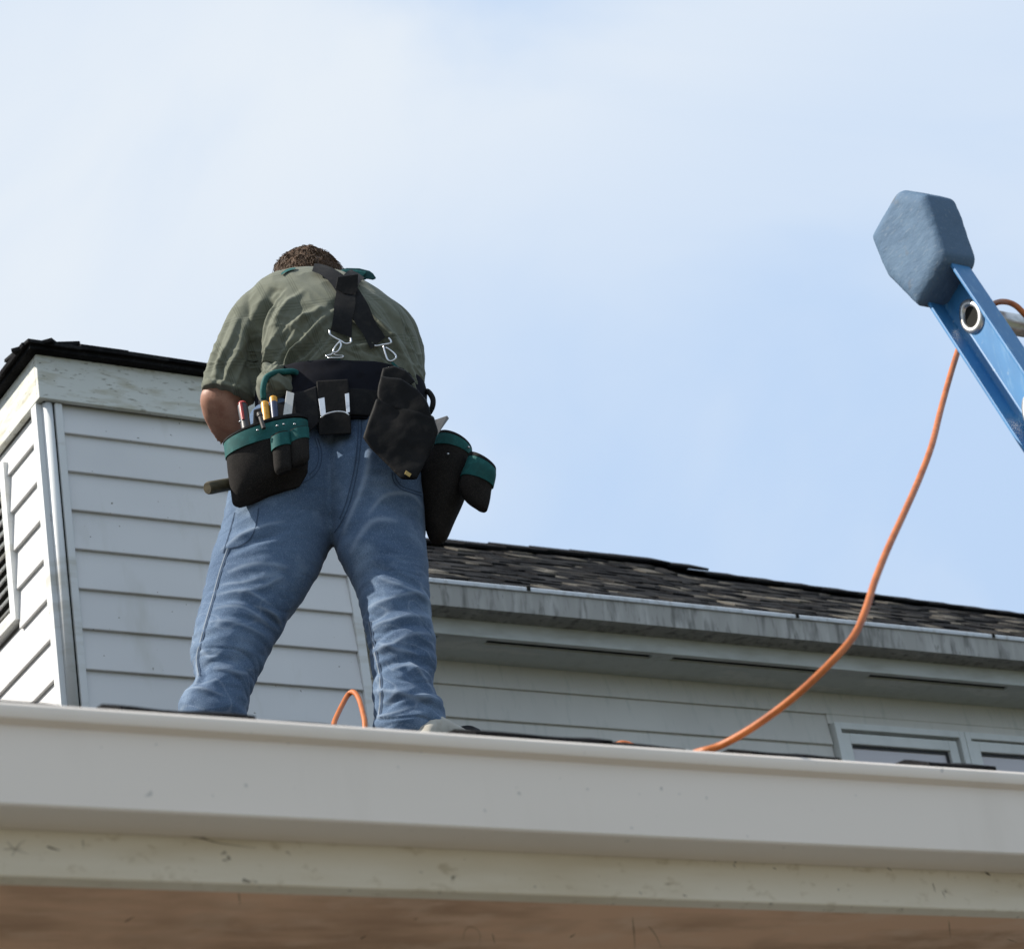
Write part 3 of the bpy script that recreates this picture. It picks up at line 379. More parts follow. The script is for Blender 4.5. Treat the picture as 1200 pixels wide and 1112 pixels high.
def shirt_stripes(m):
    """woven triple pinstripes running down the shirt panels, in the shirt's own coordinates"""
    n, l = m.node_tree.nodes, m.node_tree.links
    b = n['Principled BSDF']
    src = b.inputs['Base Color'].links[0].from_socket
    t = n.new('ShaderNodeTexCoord'); sp = n.new('ShaderNodeSeparateXYZ'); l.new(t.outputs['Object'], sp.inputs[0])
    def mth(op, a, c=None):
        q = n.new('ShaderNodeMath'); q.operation = op
        for i, v in enumerate((a, c)):
            if v is None: continue
            if isinstance(v, (int, float)): q.inputs[i].default_value = v
            else: l.new(v, q.inputs[i])
        return q.outputs[0]
    total = None
    for base, per in ((mth('ADD', sp.outputs['X'], mth('MULTIPLY', sp.outputs['Z'], .22)), .088), (mth('ADD', sp.outputs['Z'], mth('MULTIPLY', sp.outputs['Y'], -.35)), .14)):
        f = mth('FRACT', mth('DIVIDE', base, per))
        for off in (.42, .49, .56):
            d = mth('ABSOLUTE', mth('SUBTRACT', f, off))
            s = mth('LESS_THAN', d, .0017 / per)
            total = s if total is None else mth('MAXIMUM', total, s)
    mix = n.new('ShaderNodeMix'); mix.data_type = 'RGBA'
    l.new(mth('MULTIPLY', total, .42), mix.inputs[0]); l.new(src, mix.inputs[6]); mix.inputs[7].default_value = (0.062, 0.07, 0.05, 1)
    l.new(mix.outputs[2], b.inputs['Base Color'])
shirt_stripes(M['shirt'])
def crease_wear(m, col, amount):
    """rubbed, paler cloth along the crests of the set-in creases"""
    n, l = m.node_tree.nodes, m.node_tree.links
    b = n['Principled BSDF']; src = b.inputs['Base Color'].links[0].from_socket
    at = n.new('ShaderNodeAttribute'); at.attribute_name = 'wear'
    mu = n.new('ShaderNodeMath'); mu.operation = 'MULTIPLY'; mu.inputs[1].default_value = amount; l.new(at.outputs['Fac'], mu.inputs[0])
    mix = n.new('ShaderNodeMix'); mix.data_type = 'RGBA'; l.new(mu.outputs[0], mix.inputs[0]); l.new(src, mix.inputs[6]); mix.inputs[7].default_value = (*col, 1)
    l.new(mix.outputs[2], b.inputs['Base Color'])
crease_wear(M['denim'], (0.28, 0.34, 0.42), .5)

def glass_material():
    m = bpy.data.materials.new('window glass'); m.use_nodes = True
    n, l = m.node_tree.nodes, m.node_tree.links
    n.remove(n['Principled BSDF'])
    t = n.new('ShaderNodeBsdfTransparent'); t.inputs[0].default_value = (.97, .98, .98, 1)
    g = n.new('ShaderNodeBsdfGlossy'); g.inputs['Roughness'].default_value = .03
    f = n.new('ShaderNodeFresnel'); f.inputs[0].default_value = 1.6
    x = n.new('ShaderNodeMixShader')
    mr = n.new('ShaderNodeMapRange'); mr.inputs['To Min'].default_value = .12; l.new(f.outputs[0], mr.inputs['Value'])
    l.new(mr.outputs[0], x.inputs[0]); l.new(t.outputs[0], x.inputs[1]); l.new(g.outputs[0], x.inputs[2])
    d = n.new('ShaderNodeBsdfDiffuse'); d.inputs[0].default_value = (.80, .76, .78, 1)
    y = n.new('ShaderNodeMixShader'); y.inputs[0].default_value = .75      # pale diffuse brightens the panes, standing in for reflected sky
    l.new(x.outputs[0], y.inputs[1]); l.new(d.outputs[0], y.inputs[2])
    l.new(y.outputs[0], n['Material Output'].inputs[0])
    return m
M['glass'] = glass_material()

# ------------------------------------------------------------------ scene graph helpers
def link(name, me, parent=None, loc=None, rot=None):
    o = bpy.data.objects.new(name, me)
    COL.objects.link(o)
    if parent: o.parent = parent
    if loc is not None: o.location = loc
    if rot is not None: o.rotation_euler = rot
    return o

def tag(o, label=None, cat=None, group=None, kind=None):
    if label: o['label'] = label
    if cat: o['category'] = cat
    if group: o['group'] = group
    if kind: o['kind'] = kind
    return o

def thing(name, label, cat, loc=(0, 0, 0), rotz=0, group=None):
    o = bpy.data.objects.new(name, None)
    COL.objects.link(o); o.location = loc; o.rotation_euler = (0, 0, rotz); o.empty_display_size = .1
    return tag(o, label, cat, group)

def mesh(name, v, f, mat, smooth=False, bevel=0.0, seg=2):
    me = bpy.data.meshes.new(name)
    me.from_pydata([tuple(map(float, p)) for p in v], [], f)
    me.materials.append(mat)
    if smooth:
        me.polygons.foreach_set('use_smooth', [True] * len(me.polygons))
    me.update()
    return me

def bev(o, w, seg=2):
    b = o.modifiers.new('bevel', 'BEVEL'); b.width = w; b.segments = seg; b.limit_method = 'ANGLE'; b.angle_limit = rad(35)
    return o

def box_vf(x0, x1, y0, y1, z0, z1):
    v = [(x0, y0, z0), (x1, y0, z0), (x1, y1, z0), (x0, y1, z0), (x0, y0, z1), (x1, y0, z1), (x1, y1, z1), (x0, y1, z1)]
    return v, [(0, 3, 2, 1), (4, 5, 6, 7), (0, 1, 5, 4), (1, 2, 6, 5), (2, 3, 7, 6), (3, 0, 4, 7)]

def box(name, x0, x1, y0, y1, z0, z1, mat, parent=None, bevel=.002):
    c = Vector(((x0 + x1) / 2, (y0 + y1) / 2, (z0 + z1) / 2))
    v, f = box_vf(x0 - c.x, x1 - c.x, y0 - c.y, y1 - c.y, z0 - c.z, z1 - c.z)
    o = link(name, mesh(name, v, f, mat), parent, c)
    if bevel: bev(o, bevel)
    return o

def extrude_vf(profile, x0, x1, segs=1, wob=0.0):
    """closed (y, z) profile swept along x"""
    n = len(profile); v = []; f = []
    for i in range(segs + 1):
        x = x0 + (x1 - x0) * i / segs
        dy = wob * noise.noise(Vector((x * .9, 3.1, 0))); dz = wob * noise.noise(Vector((x * .8, 7.7, 0)))
        v += [(x, p[0] + dy, p[1] + dz) for p in profile]
    for i in range(segs):
        for k in range(n):
            a, b = i * n + k, i * n + (k + 1) % n
            f.append((a, a + n, b + n, b))
    f.append(tuple(range(n))); f.append(tuple(reversed(range(segs * n, segs * n + n))))
    return v, f

def catmull(P, m):
    P = [np.array(p, float) for p in P]
    out = []
    for i in range(len(P) - 1):
        p0 = P[i - 1] if i > 0 else 2 * P[0] - P[1]
        p3 = P[i + 2] if i + 2 < len(P) else 2 * P[-1] - P[-2]
        p1, p2 = P[i], P[i + 1]
        for k in range(m):
            t = k / m
            out.append(.5 * ((2 * p1) + (-p0 + p2) * t + (2 * p0 - 5 * p1 + 4 * p2 - p3) * t * t + (-p0 + 3 * p1 - 3 * p2 + p3) * t ** 3))
    out.append(P[-1])
    return out

def loft_vf(rows, n=48, m=5, cap=True):
    R = catmull(rows, m)
    v, f = [], []
    for r in R:
        cx, cy, cz, ax, az, b, tau, pw = r
        ct, st_ = math.cos(rad(tau)), math.sin(rad(tau))
        for k in range(n):
            a = 2 * math.pi * k / n
            ca, sa = math.cos(a), math.sin(a)
            ca = math.copysign(abs(ca) ** (2 / pw), ca); sa = math.copysign(abs(sa) ** (2 / pw), sa)
            v.append((cx + ax * ca, cy + b * ct * sa, cz + az * ca - b * st_ * sa))
    nr = len(R)
    for i in range(nr - 1):
        for k in range(n):
            a, b_ = i * n + k, i * n + (k + 1) % n
            f.append((a, b_, b_ + n, a + n))
    if cap:
        for i0, rev in ((0, True), ((nr - 1) * n, False)):
            ring = list(range(i0, i0 + n))
            c = np.mean([v[q] for q in ring], axis=0)
            v.append(tuple(c)); ci = len(v) - 1
            for k in range(n):
                a, b_ = ring[k], ring[(k + 1) % n]
                f.append((b_, a, ci) if rev else (a, b_, ci))
    return v, f

def sub_rows(rows, t0, t1, grow, k=7):
    """part of a loft between t0 and t1 (0..1 over the rows), a little larger"""
    R = catmull(rows, 12); n = len(R) - 1
    out = []
    for i in range(k):
        t = (t0 + (t1 - t0) * i / (k - 1)) * n
        a = int(min(t, n - 1e-6)); fr = t - a
        r = R[a] * (1 - fr) + R[min(a + 1, n)] * fr
        L = math.hypot(r[3], r[4]); s = (L + grow) / max(L, 1e-4)
        r = r.copy(); r[3] *= s; r[4] *= s; r[5] += grow
        out.append(tuple(r))
    return out

def tube_vf(P, r, n=10, m=6, cap=True):
    Q = catmull(P, m) if m > 1 else [np.array(p, float) for p in P]
    rr = r if isinstance(r, (list, tuple)) else None
    v, f = [], []
    nrm = None
    for i, q in enumerate(Q):
        t = Q[min(i + 1, len(Q) - 1)] - Q[max(i - 1, 0)]
        t = Vector(t).normalized()
        if nrm is None:
            nrm = t.orthogonal().normalized()
        nrm = (nrm - t * nrm.dot(t)).normalized()
        bi = t.cross(nrm)
        if rr:
            s = i / (len(Q) - 1) * (len(rr) - 1); a = int(min(s, len(rr) - 1 - 1e-6)); rad_ = rr[a] * (1 - s + a) + rr[min(a + 1, len(rr) - 1)] * (s - a)
        else:
            rad_ = r
        for k in range(n):
            an = 2 * math.pi * k / n
            p = Vector(q) + nrm * (math.cos(an) * rad_) + bi * (math.sin(an) * rad_)
            v.append(tuple(p))
    for i in range(len(Q) - 1):
        for k in range(n):
            a, b = i * n + k, i * n + (k + 1) % n
            f.append((a, b, b + n, a + n))
    if cap:
        f.append(tuple(reversed(range(n)))); f.append(tuple(range((len(Q) - 1) * n, len(Q) * n)))
    return v, f

def join_vf(*parts):
    v, f = [], []
    for pv, pf in parts:
        k = len(v); v += list(pv); f += [tuple(i + k for i in q) for q in pf]
    return v, f

def voxel(parts, size, smooth=4, fac=.5):
    """one closed surface round all the given closed shapes"""
    v, f = join_vf(*parts)
    me = bpy.data.meshes.new('tmp'); me.from_pydata([tuple(map(float, p)) for p in v], [], f); me.update()
    o = bpy.data.objects.new('tmp', me); COL.objects.link(o)
    rm = o.modifiers.new('r', 'REMESH'); rm.mode = 'VOXEL'; rm.voxel_size = size
    if smooth:
        s = o.modifiers.new('s', 'SMOOTH'); s.factor = fac; s.iterations = smooth
    dg = bpy.context.evaluated_depsgraph_get(); dg.update()
    out = bpy.data.meshes.new_from_object(o.evaluated_get(dg))
    bpy.data.objects.remove(o); bpy.data.meshes.remove(me)
    return out

def get_co(me):
    a = np.empty(len(me.vertices) * 3, np.float32); me.vertices.foreach_get('co', a)
    return a.reshape(-1, 3).astype(float)
def get_no(me):
    a = np.empty(len(me.vertices) * 3, np.float32); me.vertex_normals.foreach_get('vector', a)
    return a.reshape(-1, 3).astype(float)

def fold_field(co, no, strokes):
    d = np.zeros(len(co)); face = np.clip((.35 - no[:, 1]) / .7, 0, 1)
    P = co[:, [0, 2]]
    for line, r, amp in strokes:
        L = np.array(catmull(line, 4)); n = len(L) - 1
        best = np.full(len(P), 1e9); bt = np.zeros(len(P))
        for i in range(n):
            a, b = L[i], L[i + 1]; ab = b - a
            t = np.clip(((P - a) @ ab) / max(ab @ ab, 1e-12), 0, 1)
            dd = np.linalg.norm(P - a - t[:, None] * ab, axis=1)
            k = dd < best; best[k] = dd[k]; bt[k] = (i + t[k]) / n
        tp = np.clip(np.sin(np.pi * np.clip(bt, 0, 1)), 0, 1) ** .5 * .85 + .15
        d += amp * np.exp(-(best / r) ** 2) * tp
    return d * face

def noise_field(co, scale, seed):
    s = Vector(scale); k = Vector((seed * 3.7, seed * 1.3, seed * 5.1))
    return np.array([noise.noise(Vector((p[0] * s.x, p[1] * s.y, p[2] * s.z)) + k) for p in co])

def finish(me, name, co, mat):
    me.vertices.foreach_set('co', co.astype(np.float32).ravel())
    me.materials.clear(); me.materials.append(mat)
    me.polygons.foreach_set('use_smooth', [True] * len(me.polygons))
    me.name = name; me.update()

# ================================================================== SETTING
g = link('ground', mesh('ground', [(-600, -600, 0), (600, -600, 0), (600, 600, 0), (-600, 600, 0)], [(0, 1, 2, 3)], M['ground']))
tag(g, kind='structure')
g = link('driveway', mesh('driveway', [(-4, -30, .004), (7, -30, .004), (7, 3.9, .004), (-4, 3.9, .004)], [(0, 1, 2, 3)], M['concrete']))
tag(g, kind='structure')

# ------------------------------------------------------------------ near eave
RY, RZ, RS = 3.44, 3.11, .438                      # lower roof: edge and pitch
porch = thing('porch_roof', 'near low roof edge with long cream gutter and stained brown soffit below the worker', 'roof', (0, 3.44, 0))
def pbox(name, x0, x1, y0, y1, z0, z1, mat, par, bevel=.002):
    o = box(name, x0, x1, y0, y1, z0, z1, mat, None, bevel); o.parent = par; o.location -= par.location; return o
PX0, PX1 = -5.0, 13.0
prof = [(3.339, 2.955), (3.342, 2.952), (3.426, 2.952), (3.426, 3.09), (3.423, 3.09), (3.423, 2.956), (3.344, 2.956), (3.344, 3.082), (3.352, 3.088), (3.350, 3.096), (3.342, 3.1005), (3.330, 3.100), (3.323, 3.094), (3.3215, 3.084), (3.325, 3.0755), (3.333, 3.0725), (3.339, 3.070)]
v, f = extrude_vf([(a - 3.44, b) for a, b in prof], PX0, PX1, 90, .0025)
gut = link('gutter', mesh('gutter', v, f, M['gutter_white']), porch)
gut.data.polygons.foreach_set('use_smooth', [True] * len(gut.data.polygons))
es = gut.modifiers.new('split', 'EDGE_SPLIT'); es.split_angle = rad(38)
pbox('fascia_board', PX0, PX1, 3.428, 3.465, 2.884, 3.088, M['fascia_near'], porch, .003)
xs = [-5.0, -3.86, -1.42, 1.02, 3.46, 5.9, 8.34, 10.78, 13.0]
for a, b in zip(xs, xs[1:]):
    pbox('soffit_panel', a + .002, b - .002, 3.467, 4.05, 2.886, 2.898, M['soffit_brown'], porch, .0015)
pbox('lower_wall', PX0 + .4, PX1 - .4, 4.04, 4.2, 0, 2.884, M['siding_house'], porch, 0)
# roof slope with its shingle courses
prof = [(RY, RZ)]
y = RY
while y < 9.1:
    prof += [(y, RZ + RS * (y - RY) + .004), (y + .14, RZ + RS * (y + .14 - RY) - .002)]
    y += .14
prof += [(9.1, RZ + RS * (9.1 - RY) - .12), (RY, RZ - .014)]
v, f = extrude_vf([(a - 3.44, b) for a, b in prof[1:]], PX0, PX1)
tag(link('roof_slope', mesh('roof_slope', v, f, M['deck']), porch))
# lifted shingles along the eave
for i, (x0, x1) in enumerate(W['eave_bits']):
    n = 9; v = []; f = []
    lift = [.009, .014, .005, .014, .010, .012, .015][i]
    for k in range(n + 1):
        x = x0 + (x1 - x0) * k / n
        for yy, dz in ((3.41, .0), (3.47, .002), (3.60, .0)):
            z = 3.1455 + .4493 * (yy - 3.44) + (lift * (.75 + .5 * noise.noise(Vector((x * 9, i, 0)))) if yy < 3.5 else -.03) + dz
            v.append((x, yy - 3.44, z)); v.append((x, yy - 3.44, z - .009))
    for k in range(n):
        a = k * 6; b = a + 6
        f += [(a, a + 2, b + 2, b), (a + 2, a + 4, b + 4, b + 2), (a + 1, b + 1, b + 3, a + 3), (a + 3, b + 3, b + 5, a + 5), (a, b, b + 1, a + 1), (a + 4, a + 5, b + 5, b + 4)]
    f += [(0, 1, 3, 2), (2, 3, 5, 4)]
    e = n * 6; f += [(e, e + 2, e + 3, e + 1), (e + 2, e + 4, e + 5, e + 3)]
    link('shingle', mesh('eave_shingle', v, f, M['shingle_black']), porch)

# bits of old web, twig and flaked paint stuck to the fascia and soffit
for i, (line, r) in enumerate(W['specks']):
    v, f = tube_vf([tuple(Vector(p) - porch.location) for p in line], [r * .35, r * .8, r * .5, r * .25], 5, 3)
    link('dirt_speck', mesh('dirt_speck', v, f, M['speck']), porch)

# ------------------------------------------------------------------ siding boards
def clapboard(L, h=.164):
    """profile of a lapped board, outer face towards -y, bottom edge at z = 0"""
    return extrude_vf([(-.0075, 0), (-.0195, 0), (-.0205, .0025), (-.0055, h), (-.0012, h)], 0, L)
board_cache = {}
def board(L, x, y, z, mat, parent, rotz=0.0, h=.164):
    key = (round(L, 3), mat.name, h)
    if key not in board_cache:
        v, f = clapboard(L, h); board_cache[key] = mesh('siding_board', v, f, mat)
    o = link('siding_board', board_cache[key], parent, Vector((x, y, z)) - parent.location, (rad(rng.uniform(-.25, .25)), 0, rotz + rad(rng.uniform(-.03, .03))))
    return o

# ------------------------------------------------------------------ louvred box of the upper floor
dorm = thing('dormer', 'white clapboard dormer with louvred vent and black shingled roof beside the worker', 'dormer', (3.45, 7.70, 4.9))
def dbox(*a, **k): return pbox(*a[:7], a[7], dorm, **k)
FX, BX, FY, BY = 3.447, 4.595, 7.70, 9.3
ZT, ZF, ZB = 6.372, 6.201, 4.95
dbox('wall_core', FX + .03, BX - .02, FY + .024, BY, ZB, ZT - .01, M['siding'], bevel=0)
for k in range(8):
    zb = 6.089 - .1465 * k
    board(BX - .036 - 3.526, 3.526, FY + .020, zb, M['siding'], dorm, h=(.116 if k == 0 else .161))
# left face: boards run back from the corner; the vent interrupts some of them
VY0, VY1, VZ0, VZ1 = 8.075, 8.62, 5.575, 6.09
for k in range(8):
    zb = 6.081 - .1465 * k
    hh = .116 if k == 0 else .161
    y_front, y_back = FY + .055, BY
    def lboard(ya, yb):
        L = yb - ya
        board(L, FX + .020, yb, zb, M['siding'], dorm, rotz=rad(-90), h=hh)
    if zb + .02 < VZ1 and zb + .147 > VZ0 - .03:
        lboard(y_front, VY0 - .045); lboard(VY1 + .045, y_back)
    else:
        lboard(y_front, y_back)
# vent
vent = link('louvre_vent', None, dorm) if False else None
fr = dbox('vent_frame', FX - .012, FX + .02, VY0 - .045, VY0, VZ0 - .045, VZ1 + .045, M['trim'])
dbox('vent_frame', FX - .012, FX + .02, VY1, VY1 + .045, VZ0 - .045, VZ1 + .045, M['trim'])
dbox('vent_frame', FX - .012, FX + .02, VY0 + .001, VY1 - .001, VZ1, VZ1 + .045, M['trim'])
dbox('vent_frame', FX - .012, FX + .02, VY0 + .001, VY1 - .001, VZ0 - .045, VZ0, M['trim'])
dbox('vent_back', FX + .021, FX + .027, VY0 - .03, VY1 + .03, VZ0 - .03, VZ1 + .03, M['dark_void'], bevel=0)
sl_v, sl_f = box_vf(-.016, .016, -(VY1 - VY0) / 2 + .002, (VY1 - VY0) / 2 - .002, -.003, .003)
sl_me = mesh('vent_slat', sl_v, sl_f, M['trim'])
for k in range(12):
    z = VZ0 + .025 + k * .0425
    link('vent_slat', sl_me, dorm, Vector((FX + .002, (VY0 + VY1) / 2, z)) - dorm.location, (0, rad(-38), 0))
# corner trim
dbox('corner_board', FX - .012, FX + .012, FY + .016, FY + .060, ZB, ZF - .002, M['trim'], bevel=.003)
dbox('corner_crack', 3.4905, 3.4975, FY + .006, FY + .02, ZB, ZF - .002, M['dark_void'], bevel=0)  # black strip painted in as the shade of the gap
dbox('corner_board', 3.498, 3.5245, FY - .006, FY + .018, ZB, ZF - .002, M['trim'], bevel=.003)
v, f = tube_vf([(0, 0, ZB), (0, 0, ZF - .004)], .0185, 20, 1)
cp = link('corner_bead', mesh('corner_bead', v, f, M['trim'], True), dorm, Vector((FX + .0285, FY + .012, 0)) - dorm.location); cp.location.z = -dorm.location.z
dbox('corner_board', BX - .035, BX, FY - .004, FY + .018, ZB, ZF - .002, M['trim'], bevel=.003)
# frieze
dbox('frieze_board', FX - .012, BX + .02, FY - .022, FY + .0, ZF, ZT, M['fascia_old'], bevel=.003)
dbox('frieze_board', FX - .012, FX + .012, FY + .0005, BY, ZF + .0005, ZT, M['fascia_old'], bevel=.003)
# roof: low hip, each edge shingle its own piece
EX0, EY0, EX1 = FX - .045, FY - .055, BX + .05
zr = ZT + .001
rv = [(EX0, EY0, zr), (EX1, EY0, zr), (EX1, BY, zr), (EX0, BY, zr), (EX0, EY0, zr + .018), (EX1, EY0, zr + .018), (EX1, BY, zr + .018), (EX0, BY, zr + .018),
      ((EX0 + EX1) / 2, EY0 + .62, zr + .17), ((EX0 + EX1) / 2, BY, zr + .17)]
rf = [(0, 3, 2, 1), (0, 1, 5, 4), (1, 2, 6, 5), (3, 0, 4, 7), (4, 5, 8), (5, 6, 9, 8), (7, 4, 8, 9), (2, 3, 7, 9, 6)]
link('roof', mesh('dormer_roof', [tuple(Vector(p) - dorm.location) for p in rv], rf, M['shingle_black']), dorm)
sh_v, sh_f = box_vf(-.5, .5, 0, 1, 0, 1)
sh_mes = {k: mesh('shingle', sh_v, sh_f, M[k]) for k in ('shingle_dark', 'shingle_black', 'shingle_grey', 'shingle_tan')}
for course in range(3):
    x = EX0 - .012 + (course * .075 + .10 if course else 0)
    while x < EX1:
        wdt = rng.uniform(.14, .26)
        yy = EY0 - .018 + course * .075
        o = link('shingle', sh_mes[rng.choice(['shingle_black', 'shingle_dark', 'shingle_black', 'shingle_grey'] if course else ['shingle_black', 'shingle_dark'])], dorm,
                 Vector((x + wdt / 2, yy, zr + .012 + course * .0165 + rng.uniform(0, .003) + (.003 if 3.66 < x < 3.86 else 0))) - dorm.location, (rad(11 + rng.uniform(-2, 2)), rad(rng.uniform(-.8, .8)), 0))
        o.scale = (wdt * 1.01, .22, rng.uniform(.010, .017))
        x += wdt
for course in range(3):
    yy = EY0 + .02 + (course * .075 + .12 if course else .0)
    while yy < BY:
        wdt = rng.uniform(.14, .26)
        o = link('shingle', sh_mes[rng.choice(['shingle_black', 'shingle_dark'])], dorm,
                 Vector((EX0 - .018 + course * .075, yy + wdt / 2, zr + .012 + course * .0165 + rng.uniform(0, .003))) - dorm.location, (rad(rng.uniform(-.8, .8)), rad(11 + rng.uniform(-2, 2)) * -1, rad(-90)))
        o.rotation_euler = Matrix.Rotation(rad(-90), 3, 'Z').to_4x4().to_euler()
        o.rotation_euler = (Matrix.Rotation(rad(-90), 4, 'Z') @ Matrix.Rotation(rad(11 + rng.uniform(-2, 2)), 4, 'X')).to_euler()
        o.scale = (wdt * 1.01, .22, rng.uniform(.010, .017))
        yy += wdt
for k in range(5):                                   # hip caps climbing from the corner
    o = link('shingle', sh_mes['shingle_black'], dorm, Vector((EX0 + .012 + k * .1, EY0 + .012 + k * .1, zr + .014 + k * .022)) - dorm.location,
             (Matrix.Rotation(rad(-45), 4, 'Z') @ Matrix.Rotation(rad(9), 4, 'X')).to_euler())
    o.scale = (.15, .16, .012)

# ------------------------------------------------------------------ upper storey behind
house = thing('house', 'two storey white house wing with grey streaked gutter, dark shingle roof and windows', 'house', (7.0, 8.967, 4.9))
def hbox(*a, **k): return pbox(*a[:7], a[7], house, **k)
HX0, HX1, WY = 4.60, 15.0, 8.967
WX0, WX1, WZ1 = 7.686, 9.95, 5.812
hbox('wall', HX0, WX0 - .005, WY + .008, WY + .12, 4.6, 5.97, M['siding_house'], bevel=0)
hbox('wall', WX1 + .005, HX1, WY + .008, WY + .12, 4.6, 5.97, M['siding_house'], bevel=0)
hbox('wall', WX0 - .005, WX1 + .005, WY + .008, WY + .12, WZ1 + .002, 5.97, M['siding_house'], bevel=0)
for k in range(5):
    zb = 5.859 - .1475 * k
    h = .105 if k == 0 else .163
    if k == 0:
        for a, b in ((HX0, 8.0), (8.001, 11.6), (11.601, HX1)): board(b - a, a, WY + .012, zb, M['siding_house'], house, h=h)
    else:
        board(WX0 - .012 - HX0, HX0, WY + .012, zb, M['siding_house'], house, h=h)
        board(HX1 - WX1 - .012, WX1 + .012, WY + .012, zb, M['siding_house'], house, h=h)
# filler over the windows
hbox('trim_board', WX0 - .012, WX1 + .012, WY - .0035, WY + .011, WZ1 + .001, 5.866, M['siding_house'], bevel=0)
# windows: one long frame with three sashes
def window(x0, x1, open_gap):
    z0, z1 = 4.95, WZ1
    w = link('window', None, house)
    return w
for (x0, x1, gap) in ((7.686, 8.440, .014), (8.443, 9.196, .006), (9.199, 9.95, .006)):
    z0, z1 = 4.95, WZ1
    t = .032
    v, f = join_vf(box_vf(x0, x0 + t, WY - .032, WY + .03, z0, z1), box_vf(x1 - t, x1, WY - .032, WY + .03, z0, z1),
                   box_vf(x0 + t, x1 - t, WY - .032, WY + .03, z1 - t, z1), box_vf(x0 + t, x1 - t, WY - .032, WY + .03, z0, z0 + t))
    loc = Vector(((x0 + x1) / 2, WY, (z0 + z1) / 2))
    win = link('window', mesh('window_frame', [tuple(Vector(p) - loc) for p in v], f, M['vinyl']), house, loc - house.location)
    bev(win, .002)
    a, b, s0, s1, q = x0 + t + .004, x1 - t - gap, z0 + t + .004, z1 - t - gap * .9, .05
    v, f = join_vf(box_vf(a, a + q, WY - .018, WY + .03, s0, s1), box_vf(b - q, b, WY - .018, WY + .03, s0, s1),
                   box_vf(a + q, b - q, WY - .018, WY + .03, s1 - q, s1), box_vf(a + q, b - q, WY - .018, WY + .03, s0, s0 + q))
    sash = link('sash', mesh('sash', [tuple(Vector(p) - loc) for p in v], f, M['vinyl']), win); bev(sash, .003)
    v, f = box_vf(a + q + .001, b - q - .001, WY + .008, WY + .012, s0 + q + .001, s1 - q - .001)
    link('pane', mesh('pane', [tuple(Vector(p) - loc) for p in v], f, M['glass']), win)
    v, f = box_vf(a + q + .012, b - q - .012, WY + .007, WY + .0075, s0 + q + .012, s1 - q - .012)
    v, f = join_vf(box_vf(a + q, a + q + .012, WY + .0, WY + .008, s0 + q, s1 - q), box_vf(b - q - .012, b - q, WY + .0, WY + .008, s0 + q, s1 - q), box_vf(a + q + .012, b - q - .012, WY + .0, WY + .008, s1 - q - .012, s1 - q))
    link('glazing_bead', mesh('glazing_bead', [tuple(Vector(p) - loc) for p in v], f, M['plastic_black']), win)
    n = 40; v = []; f = []
    for i in range(n + 1):
        x = x0 + .03 + (x1 - x0 - .06) * i / n
        yy = WY + .018 + .002 * math.sin(i * 1.1)
        v += [(x, yy, z0), (x, yy, z1)]
    f = [(2 * i, 2 * i + 2, 2 * i + 3, 2 * i + 1) for i in range(n)]
    cu = link('curtain', mesh('curtain', [tuple(Vector(p) - loc) for p in v], f, M['curtain'], True), win)
    so = cu.modifiers.new('thick', 'SOLIDIFY'); so.thickness = .002
# eave: gutter, fascia, vented soffit
GY, EZ = 8.60, 6.148
prof = [(8.604, 6.034), (8.716, 6.036), (8.716, 6.135), (8.713, 6.135), (8.713, 6.040), (8.608, 6.038), (8.600, 6.126), (8.598, 6.126)]
v, f = extrude_vf([(a - WY, b - 4.9) for a, b in prof], HX0 - 7.0 - .05, HX1 - 7.0, 40, .002)
link('gutter', mesh('upper_gutter', v, f, M['gutter_grey']), house)
prof = [(8.589, 6.127), (8.612, 6.127), (8.614, 6.147), (8.594, 6.149), (8.588, 6.143)]
v, f = extrude_vf([(a - WY, b - 4.9) for a, b in prof], HX0 - 7.0 - .05, HX1 - 7.0, 40, .002)
bev(link('gutter_lip', mesh('gutter_lip', v, f, M['gutter_lip']), house), .002)
for x in (5.93, 7.31, 8.43, 9.6):
    hbox('gutter_clip', x - .008, x + .008, 8.584, 8.63, 6.130, 6.151, M['dark_void'], bevel=.001)
hbox('fascia_board', HX0 - .05, HX1, 8.718, 8.742, 5.965, 6.12, M['fascia_house'])
vents = [(4.85, 5.57), (5.80, 6.62), (6.728, 7.528), (7.796, 8.608), (8.87, 9.68)]
hbox('soffit_board', HX0, HX1, 8.790, WY + .006, 5.968, 5.98, M['soffit_grey'], bevel=.001)
hbox('soffit_board', HX0, HX1, 8.743, 8.752, 5.968, 5.98, M['soffit_grey'], bevel=.001)
edges = [HX0] + [e for ab in vents for e in ab] + [HX1]
for i in range(0, len(edges), 2):
    hbox('soffit_board', edges[i], edges[i + 1], 8.7525, 8.7895, 5.9684, 5.98, M['soffit_grey'], bevel=.001)
for a, b in vents:
    hbox('soffit_vent', a - .002, b + .002, 8.754, 8.788, 5.977, 5.982, M['dark_void'], bevel=0)
# roof slope: eave straight, ridge slightly uneven
RX = [p[0] for p in W['ridge']]; RZZ = [p[1] for p in W['ridge']]
def ridge_z(x):
    return float(np.interp(x, RX, RZZ))
Y0, Z0, Y1 = 8.63, 6.158, 10.15
def roof_pt(x, t):
    z1 = ridge_z(x + (1 - t) * 1.05) - .03
    return Vector((x, Y0 + (Y1 - Y0) * t, Z0 + (z1 - Z0) * t))
nx = 60; v = []; f = []
for i in range(nx + 1):
    x = HX0 - .1 + (HX1 - HX0 + .1) * i / nx
    for t in (0, .25, .5, .75, 1):
        v.append(tuple(roof_pt(x, t) - house.location))
    p = roof_pt(x, 1); v.append(tuple(Vector((x, 11.9, p.z - 1.1)) - house.location))
for i in range(nx):
    for k in range(5):
        a = i * 6 + k; f.append((a, a + 6, a + 7, a + 1))
rf_ = link('roof', mesh('roof_slope', v, f, M['deck']), house)
